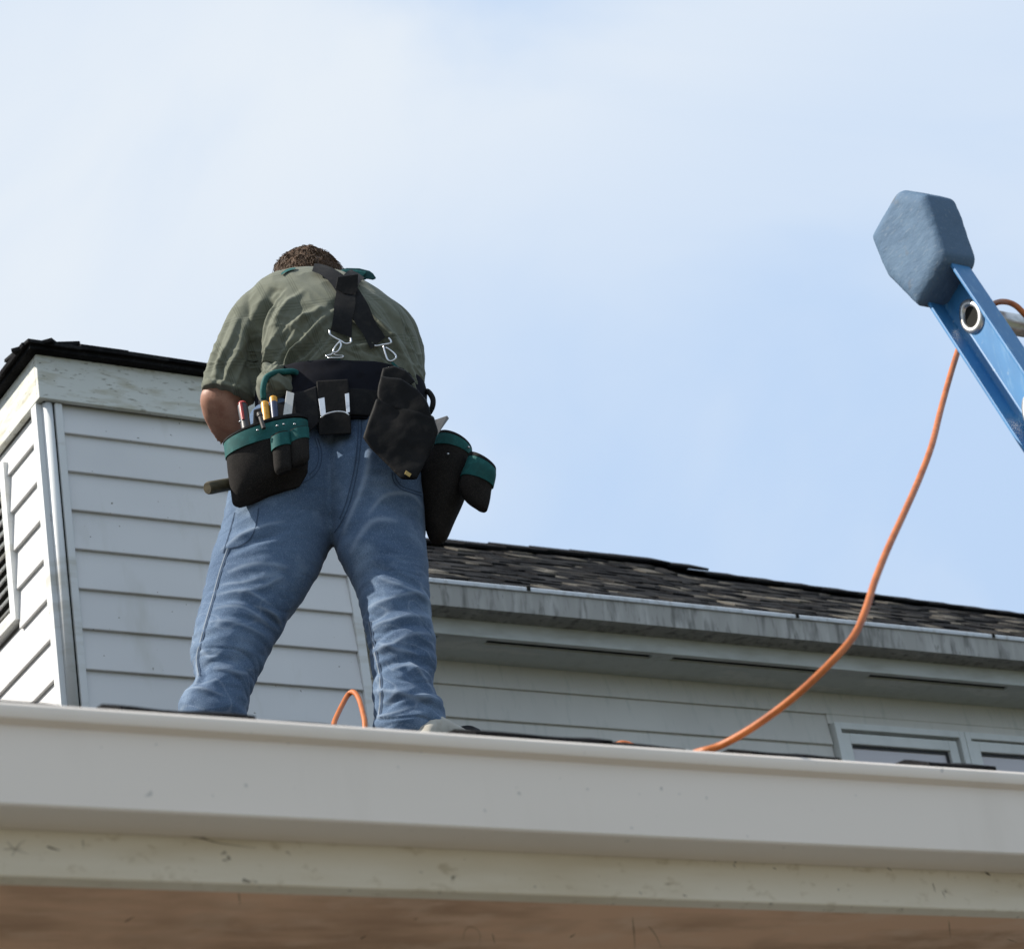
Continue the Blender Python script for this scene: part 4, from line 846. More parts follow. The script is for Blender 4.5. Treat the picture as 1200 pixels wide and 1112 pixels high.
so = rf_.modifiers.new('thick', 'SOLIDIFY'); so.thickness = .02; so.offset = -1
NR = 16
cnt = 0
far_mats = ['shingle_black', 'shingle_dark', 'shingle_grey', 'shingle_tan']
far_v, far_f, far_m = [], [], []
for r in range(NR):
    t = r / NR
    x = HX0 - .1 + rng.uniform(0, .1)
    while x < 13.5:
        wdt = rng.uniform(.06, .14)
        p = roof_pt(x + wdt / 2, t); q = roof_pt(x + wdt / 2, min(1, t + 1.25 / NR)); e = roof_pt(x + wdt / 2 + .05, t)
        slope = math.atan2(q.z - p.z, q.y - p.y); L = (q - p).length
        patch = noise.noise(Vector((x * 2.6, t * 9.0, 4.2)))
        kind = rng.choices(far_mats, [4.2, 3.8, 2.2, 3.0 if patch > .1 else 1.0])[0]
        th = rng.choice([.005, .008, .012])
        rot = (slope - rad(.9), math.atan2(p.z - e.z, .05), 0)
        lo, hi = 5.3 + t * 1.0, 8.75 + t * 1.7
        if lo < x < hi and cnt < 298:
            o = link('shingle', sh_mes[kind], house, p + Vector((0, 0, .006)) - house.location, rot)
            o.scale = (wdt, L, th); cnt += 1
        else:
            mt = Matrix.LocRotScale(p + Vector((0, 0, .006)) - house.location, Matrix.Rotation(rot[0], 3, 'X').to_quaternion(), Vector((wdt, L, th)))
            k = len(far_v); far_v += [tuple(mt @ Vector(c)) for c in sh_v]
            far_f += [tuple(i_ + k for i_ in q_) for q_ in sh_f]; far_m += [far_mats.index(kind)] * len(sh_f)
        x += wdt + .001
me = mesh('shingle_field', far_v, far_f, M[far_mats[0]])
for nm in far_mats[1:]: me.materials.append(M[nm])
me.polygons.foreach_set('material_index', far_m)
tag(link('shingle_field', me, house), kind='stuff')
x = 5.9
while x < 12.5:                                      # cap shingles along the ridge
    raised = .001 * max(0.0, min(1.0, (7.75 - x) / .3))
    p = Vector((x, Y1, ridge_z(x)))
    for sgn in (1, -1):
        o = link('ridge_shingle', sh_mes['shingle_black'], house, p + Vector((.1, -.15 if sgn > 0 else .15, -.098 + raised)) - house.location, (rad(32), 0, 0 if sgn > 0 else math.pi))
        o.scale = (.25, .178, .013 + raised)
    x += .235

# ------------------------------------------------------------------ ladder
LB, LD = Vector(W['ladder_base']), Vector(W['ladder_dir'])
RGT = Vector((1, 0, 0)); NRM = LD.cross(RGT)
foot = LB - LD * (LB.z / LD.z)
lad = thing('ladder', 'blue extension ladder top with rubber boot leaning on the eave gutter', 'ladder', foot)
LM = Matrix((RGT, NRM, LD)).transposed()
def lp(r, n, s): return tuple(LM @ Vector((r, n, s)) + LB - foot)
S0 = -LB.z / LD.z
nb, nf = 0.0, -.110                                  # back and front flange
FL, WT = .055, .004
def rail(r0, sgn):
    # C section, open away from the rungs
    c = [(0, nb), (0, nb - .008), (FL - .012, nb - .005), (FL - WT, nb - .016), (FL - WT, nf + .016), (FL - .012, nf + .005), (0, nf + .008), (0, nf), (FL - .004, nf), (FL, nf + .004), (FL, nb - .004), (FL - .004, nb)]
    prof = [(r0 + sgn * a, b) for a, b in c]
    v = []; n = len(prof); f = []
    for s in (S0 + .02, 1.50):
        v += [lp(a, b, s) for a, b in prof]
    for k in range(n):
        f.append((k, (k + 1) % n, (k + 1) % n + n, k + n))
    f.append(tuple(reversed(range(n)))); f.append(tuple(range(n, 2 * n)))
    if sgn < 0: f = [tuple(reversed(q)) for q in f]
    o = link('rail', mesh('rail', v, f, M['ladder_blue']), lad); bev(o, .0025, 2)
    return o
RW = .62
rail(0, 1); rail(RW, -1)
hn, hs = W['rung_hole']
def cap(r0, sgn):
    out = W['cap_outline']; v = []; f = []
    n = len(out)
    cn = np.mean([p[0] for p in out]); cs = np.mean([p[1] for p in out])
    layers = [(-.026, .80), (-.020, .93), (-.012, 1.0), (FL + .002, 1.0), (FL + .010, .93), (FL + .013, .84)]
    for rr, s in layers:
        v += [lp(r0 + sgn * rr, cn + (p[0] - cn) * s, max(p[1], 1.372) if False else cs + (p[1] - cs) * s) for p in out]
    for i in range(len(layers) - 1):
        for k in range(n):
            a, b = i * n + k, i * n + (k + 1) % n
            f.append((a, b, b + n, a + n))
    f.append(tuple(reversed(range(n)))); f.append(tuple(range((len(layers) - 1) * n, len(layers) * n)))
    if sgn < 0: f = [tuple(reversed(q)) for q in f]
    me = voxel([(v, f)], .004, 10, .5)                  # moulded rubber: every edge rounded, faces a little dented
    co_, no_ = get_co(me), get_no(me)
    co_ += no_ * (noise_field(co_, (11, 11, 11), 51) * .0022 + noise_field(co_, (60, 30, 60), 52) * .0007 + .0028)[:, None]
    finish(me, 'end_cap', co_, M['cap_blue'])
    return link('end_cap', me, lad)
cap(0, 1); cap(RW, -1)
k = 0
s = hs
while s > S0 + .2:
    v, f = tube_vf([lp(FL + .0005, hn, s), lp(RW - FL - .0005, hn, s)], .024, 16, 1)
    rg = link('rung', mesh('rung', v, f, M['alu'], True), lad)
    es = rg.modifiers.new('split', 'EDGE_SPLIT'); es.split_angle = rad(40)
    for r0, sgn in ((0, 1), (RW, -1)):
        # flared rung end: raised oval ring round a D-shaped hole
        v = []; f = []; nn = 28
        for q in range(nn):
            a = 2 * math.pi * q / nn
            ca, sa = math.cos(a), math.sin(a)
            dd = 1 + .22 * max(0, sa) ** 3
            for (rr, w_, h_) in ((FL - WT - .0005, .034, .041), (FL - WT - .007, .031, .037), (FL - WT - .008, .025, .030), (FL - WT - .006, .0215, .025), (FL - .001, .0205, .023)):
                v.append(lp(r0 + sgn * rr, hn + w_ * ca, s + h_ * sa * dd))
        for q in range(nn):
            for j in range(4):
                a, b = q * 5 + j, ((q + 1) % nn) * 5 + j
                f.append((a, b, b + 1, a + 1) if sgn > 0 else (a, a + 1, b + 1, b))
        link('rung_end', mesh('rung_end', v, f, M['alu'], True), rg)
        v = []; f = []
        for q in range(nn):
            a = 2 * math.pi * q / nn; dd = 1 + .22 * max(0, math.sin(a)) ** 3
            v.append(lp(r0 + sgn * (FL - WT - .0012), hn + .0212 * math.cos(a), s + .0245 * math.sin(a) * dd))
        v += [lp(r0 + sgn * (FL - WT + .002), hn + .0212 * math.cos(2 * math.pi * q / nn), s + .0245 * math.sin(2 * math.pi * q / nn)) for q in range(nn)]
        f = [tuple(range(nn)), tuple(reversed(range(nn, 2 * nn)))] + [(q, q + nn, (q + 1) % nn + nn, (q + 1) % nn) for q in range(nn)]
        link('rung_hole', mesh('rung_hole', v, f, M['dark_void']), rg)  # black plug imitates the dark inside of the rung
    s -= .305; k += 1

# ------------------------------------------------------------------ extension cord
rc = LB + RGT * .10 + NRM * hn + LD * hs            # rung, where the cord is wound
def roof_z(x, y): return RZ + RS * (y - RY) + .014
path = [(3.35, 6.6, roof_z(0, 6.6)), (3.1, 5.9, roof_z(0, 5.9)), (2.93, 5.35, roof_z(0, 5.35))] + W['cord_loop'] + [(3.04, 5.0, roof_z(0, 5.0)), (3.06, 4.7, roof_z(0, 4.7))] + W['cord_spot'] + [(3.0, 3.98, roof_z(0, 3.98)), (2.76, 3.65, roof_z(0, 3.65))] + W['cord_run'] + W['cord_over'] + [tuple(rc + Vector((.13, -.03, -.06))), tuple(rc + Vector((.15, .0, -.3))), tuple(rc + Vector((.16, -.02, -.9)))]
v, f = tube_vf(path, .0064, 12, 8)
cord = link('extension_cord', mesh('extension_cord', v, f, M['cord'], True))
tag(cord, 'orange extension cord looping up from the eave gutter to the blue ladder', 'cord')

# ================================================================== PERSON
MB, MA = Vector(W['man']), rad(-31)
man = thing('person', 'worker in sage polo shirt and blue jeans seen from behind, standing on the roof', 'person', MB, MA)
belt = thing('tool_belt', 'black tool belt with teal trimmed pouches and crossed suspenders worn by the worker', 'tool belt', MB, MA)
UUy, VVy = -math.sin(rad(31)), math.cos(rad(31))
def roofw(u, v): return RZ + RS * (MB.y + u * UUy + v * VVy - RY) - MB.z

# jeans ------------------------------------------------------------
jm = voxel([loft_vf(D['leg_left'], 56, 5), loft_vf(D['leg_right'], 56, 5)], .0036, 8, .5)
co, no = get_co(jm), get_no(jm)
lowfac = np.clip((.55 - co[:, 2]) / .5, 0, 1)
d = fold_field(co, no, D['jean_folds']) * (.62 + .5 * np.clip(noise_field(co, (4, 4, 5), 41) + .35, 0, 1))
d += noise_field(co, (5, 5, 8), 1) * (.005 + .008 * lowfac)
d += np.abs(noise_field(co, (9, 9, 26), 2)) * (-.003 - .006 * lowfac)
d += noise_field(co, (16, 16, 45), 3) * (.0012 + .0022 * lowfac)
warp = co + np.stack([noise_field(co, (6, 6, 6), 21) * .05, co[:, 1] * 0, noise_field(co, (6, 6, 6), 22) * .06 + co[:, 0] * .25], 1)
d -= np.clip(.22 - np.abs(noise_field(warp, (7, 7, 20), 23)), 0, .22) / .22 * (.001 + .0028 * lowfac)
co2 = co + no * d[:, None]
finish(jm, 'jeans', co2, M['denim'])
wear = np.clip(fold_field(co, no, [(l_, r_ * .38, 1.0) for l_, r_, a_ in D['jean_folds'] if a_ > 0]), 0, 1)
fine = np.clip(.05 - np.abs(noise_field(warp, (8, 8, 24), 29)), 0, .05) / .05 * np.clip((.62 - co[:, 2]) / .3, 0, 1) * .7
at_ = jm.attributes.new('wear', 'FLOAT', 'POINT'); at_.data.foreach_set('value', np.clip(wear + fine, 0, 1).astype(np.float32))
jeans = link('jeans', jm, man)
jbvh = BVHTree.FromPolygons([tuple(p) for p in co2], [tuple(p.vertices) for p in jm.polygons])

# shirt ------------------------------------------------------------
sm = voxel([loft_vf(D['torso'], 72, 5), loft_vf(D['sleeve_left'], 40, 5), loft_vf(D['sleeve_right'], 40, 5), loft_vf(D['shirt_bulge'], 40, 5)], .0034, 8, .5)
co, no = get_co(sm), get_no(sm)
d = fold_field(co, no, D['shirt_folds']) * 1.35 + fold_field(co, no, D['shirt_fine'])
d += noise_field(co, (7, 7, 9), 4) * .004
warp = co + np.stack([noise_field(co, (5, 5, 5), 31) * .06 + co[:, 2] * .9, co[:, 1] * 0, noise_field(co, (5, 5, 5), 32) * .05 - co[:, 0] * .5], 1)
low = np.clip((1.42 - co[:, 2]) / .25, 0, 1)
d += np.clip(.2 - np.abs(noise_field(warp, (16, 16, 6), 33)), 0, .2) / .2 * .006 * low * np.clip(.35 - no[:, 1], 0, 1)
d += np.abs(noise_field(co + np.stack([co[:, 2] * .6, co[:, 2] * 0, -co[:, 0] * .6], 1), (26, 26, 8), 5)) * -.005
co2 = co + no * d[:, None]
finish(sm, 'shirt', co2, M['shirt'])
shirt = link('shirt', sm, man)
sbvh = BVHTree.FromPolygons([tuple(p) for p in co2], [tuple(p.vertices) for p in sm.polygons])

# skin -------------------------------------------------------------
def hand_parts(root, fwd, side, upv):
    root, fwd, side, upv = Vector(root), Vector(fwd).normalized(), Vector(side).normalized(), Vector(upv).normalized()
    P = []
    palm = [tuple(root - fwd * .03), tuple(root + fwd * .03), tuple(root + fwd * .085)]
    for s_ in (-.026, -.009, .009, .026):
        P.append(tube_vf([tuple(Vector(p) + side * s_ * k) for p, k in zip(palm, (.5, .9, 1.05))], [.017, .018, .014], 10, 4))
    for s_, ln in ((-.029, .062), (-.0105, .076), (.0095, .082), (.029, .070)):
        b = root + fwd * .082 + side * s_ * 1.1
        k1 = b + fwd * ln * .5 - upv * .006; k2 = k1 + fwd * ln * .28 - upv * .022; k3 = k2 + fwd * ln * .1 - upv * .024
        P.append(tube_vf([tuple(b - fwd * .012), tuple(b), tuple(k1), tuple(k2), tuple(k3)], [.0095, .0098, .009, .0085, .0065], 10, 4))
    tb = root + fwd * .02 + side * .03
    P.append(tube_vf([tuple(tb - side * .012), tuple(tb + side * .022 + fwd * .022 - upv * .006), tuple(tb + side * .034 + fwd * .052 - upv * .016), tuple(tb + side * .03 + fwd * .074 - upv * .03)], [.013, .013, .0105, .008], 10, 4))
    return P
core = [tuple(list(r[:3]) + [r[3] * .8, r[4] * .8, r[5] * .72] + list(r[6:])) for r in D['torso'][:9]]
hl = D['hand_left_root'][0]
hr = D['arm_right'][-1][:3]
hd = D['head']
neck = [hd[0], hd[1], hd[2]]
fwdh = Vector((0, math.cos(rad(55)), -math.sin(rad(55))))
hc = Vector(hd[3][:3])
uph = Vector((0, math.sin(rad(55)), math.cos(rad(55))))
nose = tube_vf([tuple(hc + fwdh * .085 + uph * .02), tuple(hc + fwdh * .105), tuple(hc + fwdh * .118 - uph * .02), tuple(hc + fwdh * .09 - uph * .028)], [.01, .012, .015, .009], 10, 4)
jaw = loft_vf([(hc.x, hc.y + fwdh.y * .04 - uph.y * .10, hc.z + fwdh.z * .04 - uph.z * .10, .035, 0, .05, 55, 2), (hc.x, hc.y + fwdh.y * .03 - uph.y * .06, hc.z + fwdh.z * .03 - uph.z * .06, .058, 0, .08, 55, 2), (hc.x, hc.y, hc.z, .066, 0, .09, 55, 2)], 24, 4)
ears = []
for sgn in (-1, 1):
    e = hc + Vector((sgn * .078, 0, 0)) - uph * .01
    ears.append(tube_vf([tuple(e + uph * .028), tuple(e + uph * .01 - fwdh * .012 + Vector((sgn * .01, 0, 0))), tuple(e - uph * .03)], [.008, .014, .007], 10, 4))
lips = tube_vf([tuple(hc + fwdh * .1 - uph * .055 + Vector((-.024, 0, 0))), tuple(hc + fwdh * .108 - uph * .055), tuple(hc + fwdh * .1 - uph * .055 + Vector((.024, 0, 0)))], [.004, .008, .004], 8, 4)
bm_ = voxel([loft_vf(core, 40, 4), loft_vf(D['arm_left'], 32, 5), loft_vf(D['arm_right'], 32, 5), loft_vf(hd, 36, 5), nose, jaw, lips] + ears
            + hand_parts(hl, (.45, .8, .1), (.3, -.2, .9), (-.85, .5, .1)) + hand_parts(hr, (-.35, .9, -.05), (-.8, -.3, .5), (.4, .1, .9)), .004, 3, .5)
co = get_co(bm_); no = get_no(bm_)
co += no * (noise_field(co, (40, 40, 40), 6) * .001)[:, None]
finish(bm_, 'body', co, M['skin'])
link('body', bm_, man)
for sgn in (-1, 1):
    v, f = tube_vf([tuple(hc + fwdh * .072 + uph * .018 + Vector((sgn * .032, 0, 0))), tuple(hc + fwdh * .088 + uph * .018 + Vector((sgn * .032, 0, 0))), tuple(hc + fwdh * .0935 + uph * .018 + Vector((sgn * .032, 0, 0)))], [.012, .0115, .003], 12, 3)
    link('eye', mesh('eye', v, f, M['white_wood'], True), man)
# hair -------------------------------------------------------------
hm = voxel([loft_vf(D['hair'], 48, 5)], .004, 2, .5)
co, no = get_co(hm), get_no(hm)
d = noise_field(co, (22, 22, 22), 8) * .007 + np.abs(noise_field(co, (50, 50, 50), 9)) * .004
co2 = co + no * d[:, None]
finish(hm, 'hair_mass', co2, M['hair'])
nrmv = get_no(hm)
strands = []
idx = [i for i in range(len(co2)) if no[i][2] > -.35]
for i in rng.sample(idx, min(3000, len(idx))):
    p = Vector(co2[i]); nv = Vector(nrmv[i])
    tg = Vector((rng.uniform(-.5, .5) + nv.x * .5, -.35 + rng.uniform(-.3, .3), -1)); tg = (tg - nv * tg.dot(nv)).normalized(); sd_ = tg.cross(nv)
    ln = rng.uniform(.018, .042) * (1 - .6 * max(0, nv.z)); ph = rng.uniform(0, 6.28); am = rng.uniform(.002, .006); lift = rng.uniform(.0005, .0035)
    pts_ = [tuple(p - nv * .002 + tg * (ln * q) + sd_ * (am * math.sin(ph + q * 5)) + nv * (lift * math.sin(q * 2.6) + .002 * q)) for q in (0, .25, .5, .75, 1)]
    strands.append(tube_vf(pts_, [.0011, .0013, .0011, .0005], 4, 2))
v, f = join_vf(*strands)
hmv = [tuple(p) for p in co2]; hmf = [tuple(p.vertices) for p in hm.polygons]
v, f = join_vf((hmv, hmf), (v, f))
link('hair', mesh('hair', v, f, M['hair'], True), man)
bpy.data.meshes.remove(hm)

# shoes ------------------------------------------------------------
def shoe(heel, toe, parent):
    h, t = Vector((heel[0], heel[1], 0)), Vector((toe[0], toe[1], 0))
    dr = (t - h).normalized(); L = .30; sd = Vector((-dr.y, dr.x, 0))
    h = h - dr * .02
    def sect(a, w, z0, z1, pw=2.6, n=20):
        c = h + dr * (L * a); zb = roofw(c.x, c.y)
        out = []
        for k in range(n):
            an = 2 * math.pi * k / n; ca, sa = math.cos(an), math.sin(an)
            ca = math.copysign(abs(ca) ** (2 / pw), ca); sa = math.copysign(abs(sa) ** (2 / pw), sa)
            q = c + sd * (w * ca); out.append((q.x, q.y, zb + .012 + (z0 + z1) / 2 + (z1 - z0) / 2 * sa))
        return out
    def solid(S):
        n = len(S[0]); v = [p for s_ in S for p in s_]; f = []
        for i in range(len(S) - 1):
            for k in range(n):
                a, b = i * n + k, i * n + (k + 1) % n; f.append((a, b, b + n, a + n))
        f.append(tuple(reversed(range(n)))); f.append(tuple(range((len(S) - 1) * n, len(S) * n)))
        return v, f
    up_ = solid([sect(a, w, .018, z) for a, w, z in ((0, .018, .055), (.02, .028, .07), (.1, .035, .085), (.25, .037, .10), (.42, .042, .082), (.6, .048, .060), (.78, .05, .062), (.92, .042, .058), (.985, .026, .046), (1, .01, .034))])
    o = link('shoe', mesh('shoe', *up_, M['shoe_cream'], True), parent)
    so_ = solid([sect(a, w, 0, .026, 4) for a, w in ((-.02, .02), (0, .034), (.1, .042), (.3, .042), (.5, .046), (.7, .054), (.88, .05), (.98, .032), (1.02, .012))])
    link('sole', mesh('sole', *so_, M['sole'], True), o)
    tc_ = solid([sect(a, w, .03, z) for a, w, z in ((.66, .0515, .0735), (.70, .0525, .072), (.74, .053, .069), (.78, .053, .066))])
    link('toe_stripe', mesh('toe_stripe', *tc_, M['sole'], True), o)
shoe(*D['shoe_right'], man); shoe(*D['shoe_left'], man)

# ribbons dropped on the cloth --------------------------------------
def drop(bvh, p, view, off):
    hit = bvh.ray_cast(Vector(p) - view * .6, view)
    if hit[0] is None: return None, None
    n = hit[1]
    if n.dot(view) > 0: n = -n
    return hit[0] + n * off, n
def ribbon(bvh, line, width, off, thick, view=VIEW, m=8, cols=5, smooth=2):
    P = catmull(line, m); rows_ = []
    wl_ = width if isinstance(width, (list, tuple)) else (width, width)
    for i, p in enumerate(P):
        t = Vector(P[min(i + 1, len(P) - 1)] - P[max(i - 1, 0)]).normalized()
        sd = t.cross(view).normalized()
        row = []
        for c in range(cols):
            s_ = (c / (cols - 1) - .5) * float(np.interp(i / (len(P) - 1), np.linspace(0, 1, len(wl_)), wl_))
            q, n_ = drop(bvh, Vector(p) + sd * s_, view, off)
            if q is None:
                hit = bvh.find_nearest(Vector(p) + sd * s_ + view * .3)
                q = hit[0] + hit[1] * off
            row.append(q)
        rows_.append(row)
    A = np.array([[tuple(q) for q in r] for r in rows_])
    for _ in range(smooth):
        A[1:-1] = A[1:-1] * .5 + (A[:-2] + A[2:]) * .25
        A[:, 1:-1] = A[:, 1:-1] * .6 + (A[:, :-2] + A[:, 2:]) * .2
    nr = len(A)
    front = A - np.array(view) * thick
    v = [tuple(q) for q in A.reshape(-1, 3)] + [tuple(q) for q in front.reshape(-1, 3)]
    K = nr * cols; f = []
    for i in range(nr - 1):
        for c in range(cols - 1):
            a = i * cols + c
            f.append((a, a + 1, a + cols + 1, a + cols)); f.append((a + K, a + cols + K, a + cols + 1 + K, a + 1 + K))
    for i in range(nr - 1):
        for c in (0, cols - 1):
            a = i * cols + c; q = (a, a + cols, a + cols + K, a + K); f.append(q if c == 0 else tuple(reversed(q)))
    for i in (0, nr - 1):
        for c in range(cols - 1):
            a = i * cols + c; q = (a, a + K, a + 1 + K, a + 1); f.append(q if i == 0 else tuple(reversed(q)))
    return v, f
for line in D['seams']:
    v, f = ribbon(jbvh, line, .0028, .0006, .0008, VIEWLOW, 10, 2, 3)
    link('seam_stitching', mesh('seam', v, f, M['denim_dark']), jeans)
for key in ('side_seam_left', 'side_seam_right'):
    v, f = ribbon(jbvh, D[key], .004, .0006, .001, VIEWLOW, 10, 3, 3)
    link('seam_stitching', mesh('seam', v, f, M['denim_dark']), jeans)
    v, f = ribbon(jbvh, [(p[0] - .005, p[1], p[2]) for p in D[key]], .0028, .0004, .0008, VIEWLOW, 10, 3, 3)
    link('seam_stitching', mesh('seam', v, f, M['stitch']), jeans)

# tool belt ----------------------------------------------------------
def part(name, rows_, mat, parent, n=56, m=8, cap_=True, bevel_=0):
    v, f = loft_vf(rows_, n, m, cap_)
    o = link(name, mesh(name, v, f, mat, True), parent)
    es_ = o.modifiers.new('split', 'EDGE_SPLIT'); es_.split_angle = rad(50)
    return o
def wrinkle(o, amp, scale, seed):
    me = o.data; co_ = get_co(me); no_ = get_no(me)
    co_ += no_ * (noise_field(co_, scale, seed) * amp)[:, None]
    me.vertices.foreach_set('co', co_.astype(np.float32).ravel()); me.update()
    return o
def prism(name, P, dv, mat, parent, bevel_=.0015):
    """flat plate: outline P (in order), thickness dv towards the viewer"""
    dvec = -VIEW * dv
    n = len(P); v = [tuple(p) for p in P] + [tuple(Vector(p) + dvec) for p in P]
    f = [tuple(range(n)), tuple(reversed(range(n, 2 * n)))] + [(k, k + n, (k + 1) % n + n, (k + 1) % n) for k in range(n)]
    me = mesh(name, v, f, mat)
    o = link(name, me, parent)
    if bevel_: bev(o, bevel_)
    return o
bb = part('belt_band', D['belt'], M['navy_pad'], belt, 72); wrinkle(bb, .004, (16, 16, 22), 3)
part('belt_strap', D['belt_strap'], M['black_nylon'], belt, 72)
snap_v, snap_f = loft_vf([(0, 0, -.0034, .0006, 0, .0006, 0, 2), (0, 0, -.002, .003, 0, .003, 0, 2), (0, 0, 0, .004, 0, .004, 0, 2), (0, 0, .002, .003, 0, .003, 0, 2), (0, 0, .0034, .0006, 0, .0006, 0, 2)], 12, 2)
snap_me = mesh('snap', snap_v, snap_f, M['steel'], True)
# left pouch
pl = part('pouch', D['pouch_left'], M['pouch_cloth'], belt); wrinkle(pl, .006, (11, 11, 11), 4)
tag(pl, 'charcoal cloth pouch with teal bands full of hand tools')
part('pouch_trim', sub_rows(D['pouch_left'], .69, .93, .0035), M['teal'], pl)
part('rim_binding', sub_rows(D['pouch_left'], .955, 1.0, .0045), M['black_nylon'], pl)
for kk, key in enumerate(('pouch_left_front', 'pouch_left_side')):
    pf = part('front_pocket', D[key], M['pouch_cloth'], pl, 40); wrinkle(pf, .003, (20, 20, 20), 5 + kk)
    part('pocket_trim', sub_rows(D[key], .72, .97, .0025), M['teal'], pl, 40)
for p in D['snaps_left']:
    link('snap', snap_me, pl, p)
# back pouch with its flap
def slab(name, P, dv, mat, parent, seed, size=.004, sm_=5, amp=.005):
    """soft leather piece: outline P, thickness dv, edges rounded and the face slightly dented"""
    n = len(P); dvec = -VIEW * dv; v = [tuple(p) for p in P] + [tuple(Vector(p) + dvec) for p in P]
    f = [tuple(range(n)), tuple(reversed(range(n, 2 * n)))] + [(k, k + n, (k + 1) % n + n, (k + 1) % n) for k in range(n)]
    me = voxel([(v, f)], size, sm_, .5); co_, no_ = get_co(me), get_no(me)
    co_ += no_ * (noise_field(co_, (13, 13, 13), seed) * amp + noise_field(co_, (35, 35, 35), seed + 1) * amp * .3)[:, None]
    finish(me, name, co_, mat)
    return link(name, me, parent)
pb = slab('pouch', D['pouch_back_outline'], .055, M['leather'], belt, 6)
tag(pb, 'plain black leather pouch under a folded flap')
slab('pouch_flap', D['pouch_flap_outline'], .03, M['leather'], pb, 7)
slab('pouch_fold', D['pouch_fold_outline'], .03, M['leather'], pb, 9)
prism('badge', D['badge'], .003, M['brass'], pb, .0005)
# right pouches
pr = part('pouch', D['pouch_right'], M['pouch_cloth'], belt); wrinkle(pr, .005, (12, 12, 12), 8)
tag(pr, 'tall black cloth pouch with a dark teal rim')
part('pouch_trim', sub_rows(D['pouch_right'], .80, .95, .0035), M['teal'], pr)
part('rim_binding', sub_rows(D['pouch_right'], .955, 1.0, .004), M['black_nylon'], pr)
ps = part('pouch', D['pouch_side'], M['pouch_cloth'], belt, 40); wrinkle(ps, .003, (18, 18, 18), 9)
tag(ps, 'small hanging pouch with a dark teal rim')
part('pouch_trim', sub_rows(D['pouch_side'], .62, .93, .003), M['teal'], ps, 40)
part('rim_binding', sub_rows(D['pouch_side'], .94, 1.0, .0035), M['black_nylon'], ps, 40)
for p in D['snaps_right']:
    link('snap', snap_me, pr, p)
prism('pouch_hanger', D['hanger_left'], .008, M['black_nylon'], belt, .003)
prism('pouch_hanger', D['hanger'], .050, M['black_nylon'], belt, .003)
# hammer holder at the back
ho = prism('hammer_holder', D['holster'], .050, M['leather'], belt, .003)
for P in D['holster_plates']:
    prism('holder_plate', [tuple(Vector(p) - VIEW * .022) for p in P], .004, M['steel'], ho, .0008)
v, f = tube_vf([tuple(Vector(p) - VIEW * .025) for p in D['holster_wire']], .0026, 8, 5)
link('holder_wire', mesh('holder_wire', v, f, M['steel'], True), ho)
for key in ('handle_left', 'handle_right'):
    v, f = tube_vf(D[key], .0085 if key == 'handle_left' else .008, 12, 6)
    link('carry_handle', mesh('carry_handle', v, f, M['teal'] if key == 'handle_left' else M['black_nylon'], True), belt)
# suspenders
sa = link('suspender_strap', mesh('suspender_strap', *ribbon(sbvh, D['strap_a'], [.022, .038, .053, .055, .055], .013, .003, smooth=16), M['black_nylon'], True), belt)
sb = link('suspender_strap', mesh('suspender_strap', *ribbon(sbvh, D['strap_b'], [.042, .054, .058, .058], .018, .003, smooth=16), M['black_nylon'], True), belt)
for o in (sa, sb):
    es_ = o.modifiers.new('split', 'EDGE_SPLIT'); es_.split_angle = rad(50)
hits = [(drop(sbvh, p, VIEW, 0)[0], p) for p in D['strap_patch']]
tt = sorted((h - Vector(p)).dot(VIEW) for h, p in hits if h is not None)[1] - .030
pp = [Vector(p) + VIEW * tt for p in D['strap_patch']]
prism('strap_patch', [tuple(q) for q in pp if q is not None], .003, M['leather'], belt, .001)
pe = prism('shoulder_pad', D['pad_edge'], .016, M['teal_dark'], belt, .004)
prism('pad_face', [tuple(Vector(p) - VIEW * .012) for p in D['pad_face']], .010, M['teal'], pe, .003)
o = link('shoulder_pad', mesh('shoulder_pad', *ribbon(sbvh, D['pad_left'], [.004, .007, .004], .004, .005, smooth=6), M['teal']), belt)
def on_shirt(P, off):
    """move a rigid piece along the line of its fixing until it lies just off the cloth"""
    h = [(drop(sbvh, p, VIEW, 0)[0], p) for p in P]
    t = sorted((a - Vector(p)).dot(VIEW) for a, p in h if a is not None)
    t = t[len(t) // 3] - off
    return [tuple(Vector(p) + VIEW * t) for p in P]
for bar, hook in zip(D['clip_bars'], D['clip_hooks']):
    both = on_shirt(bar + hook, .027)
    v, f = tube_vf(both[:len(bar)], .0032, 8, 4)
    cl = link('strap_clip', mesh('strap_clip', v, f, M['steel'], True), belt)
    v, f = tube_vf(both[len(bar):], .0028, 8, 4)
    link('clip_hook', mesh('clip_hook', v, f, M['steel'], True), cl)
v, f = tube_vf(on_shirt(D['clip_loop'], .014), .0026, 8, 3)
link('strap_clip', mesh('strap_clip', v, f, M['steel'], True), belt)
for P in D['clip_tabs']:
    prism('clip_tab', on_shirt(P, .008), .003, M['teal'], belt, .0005)

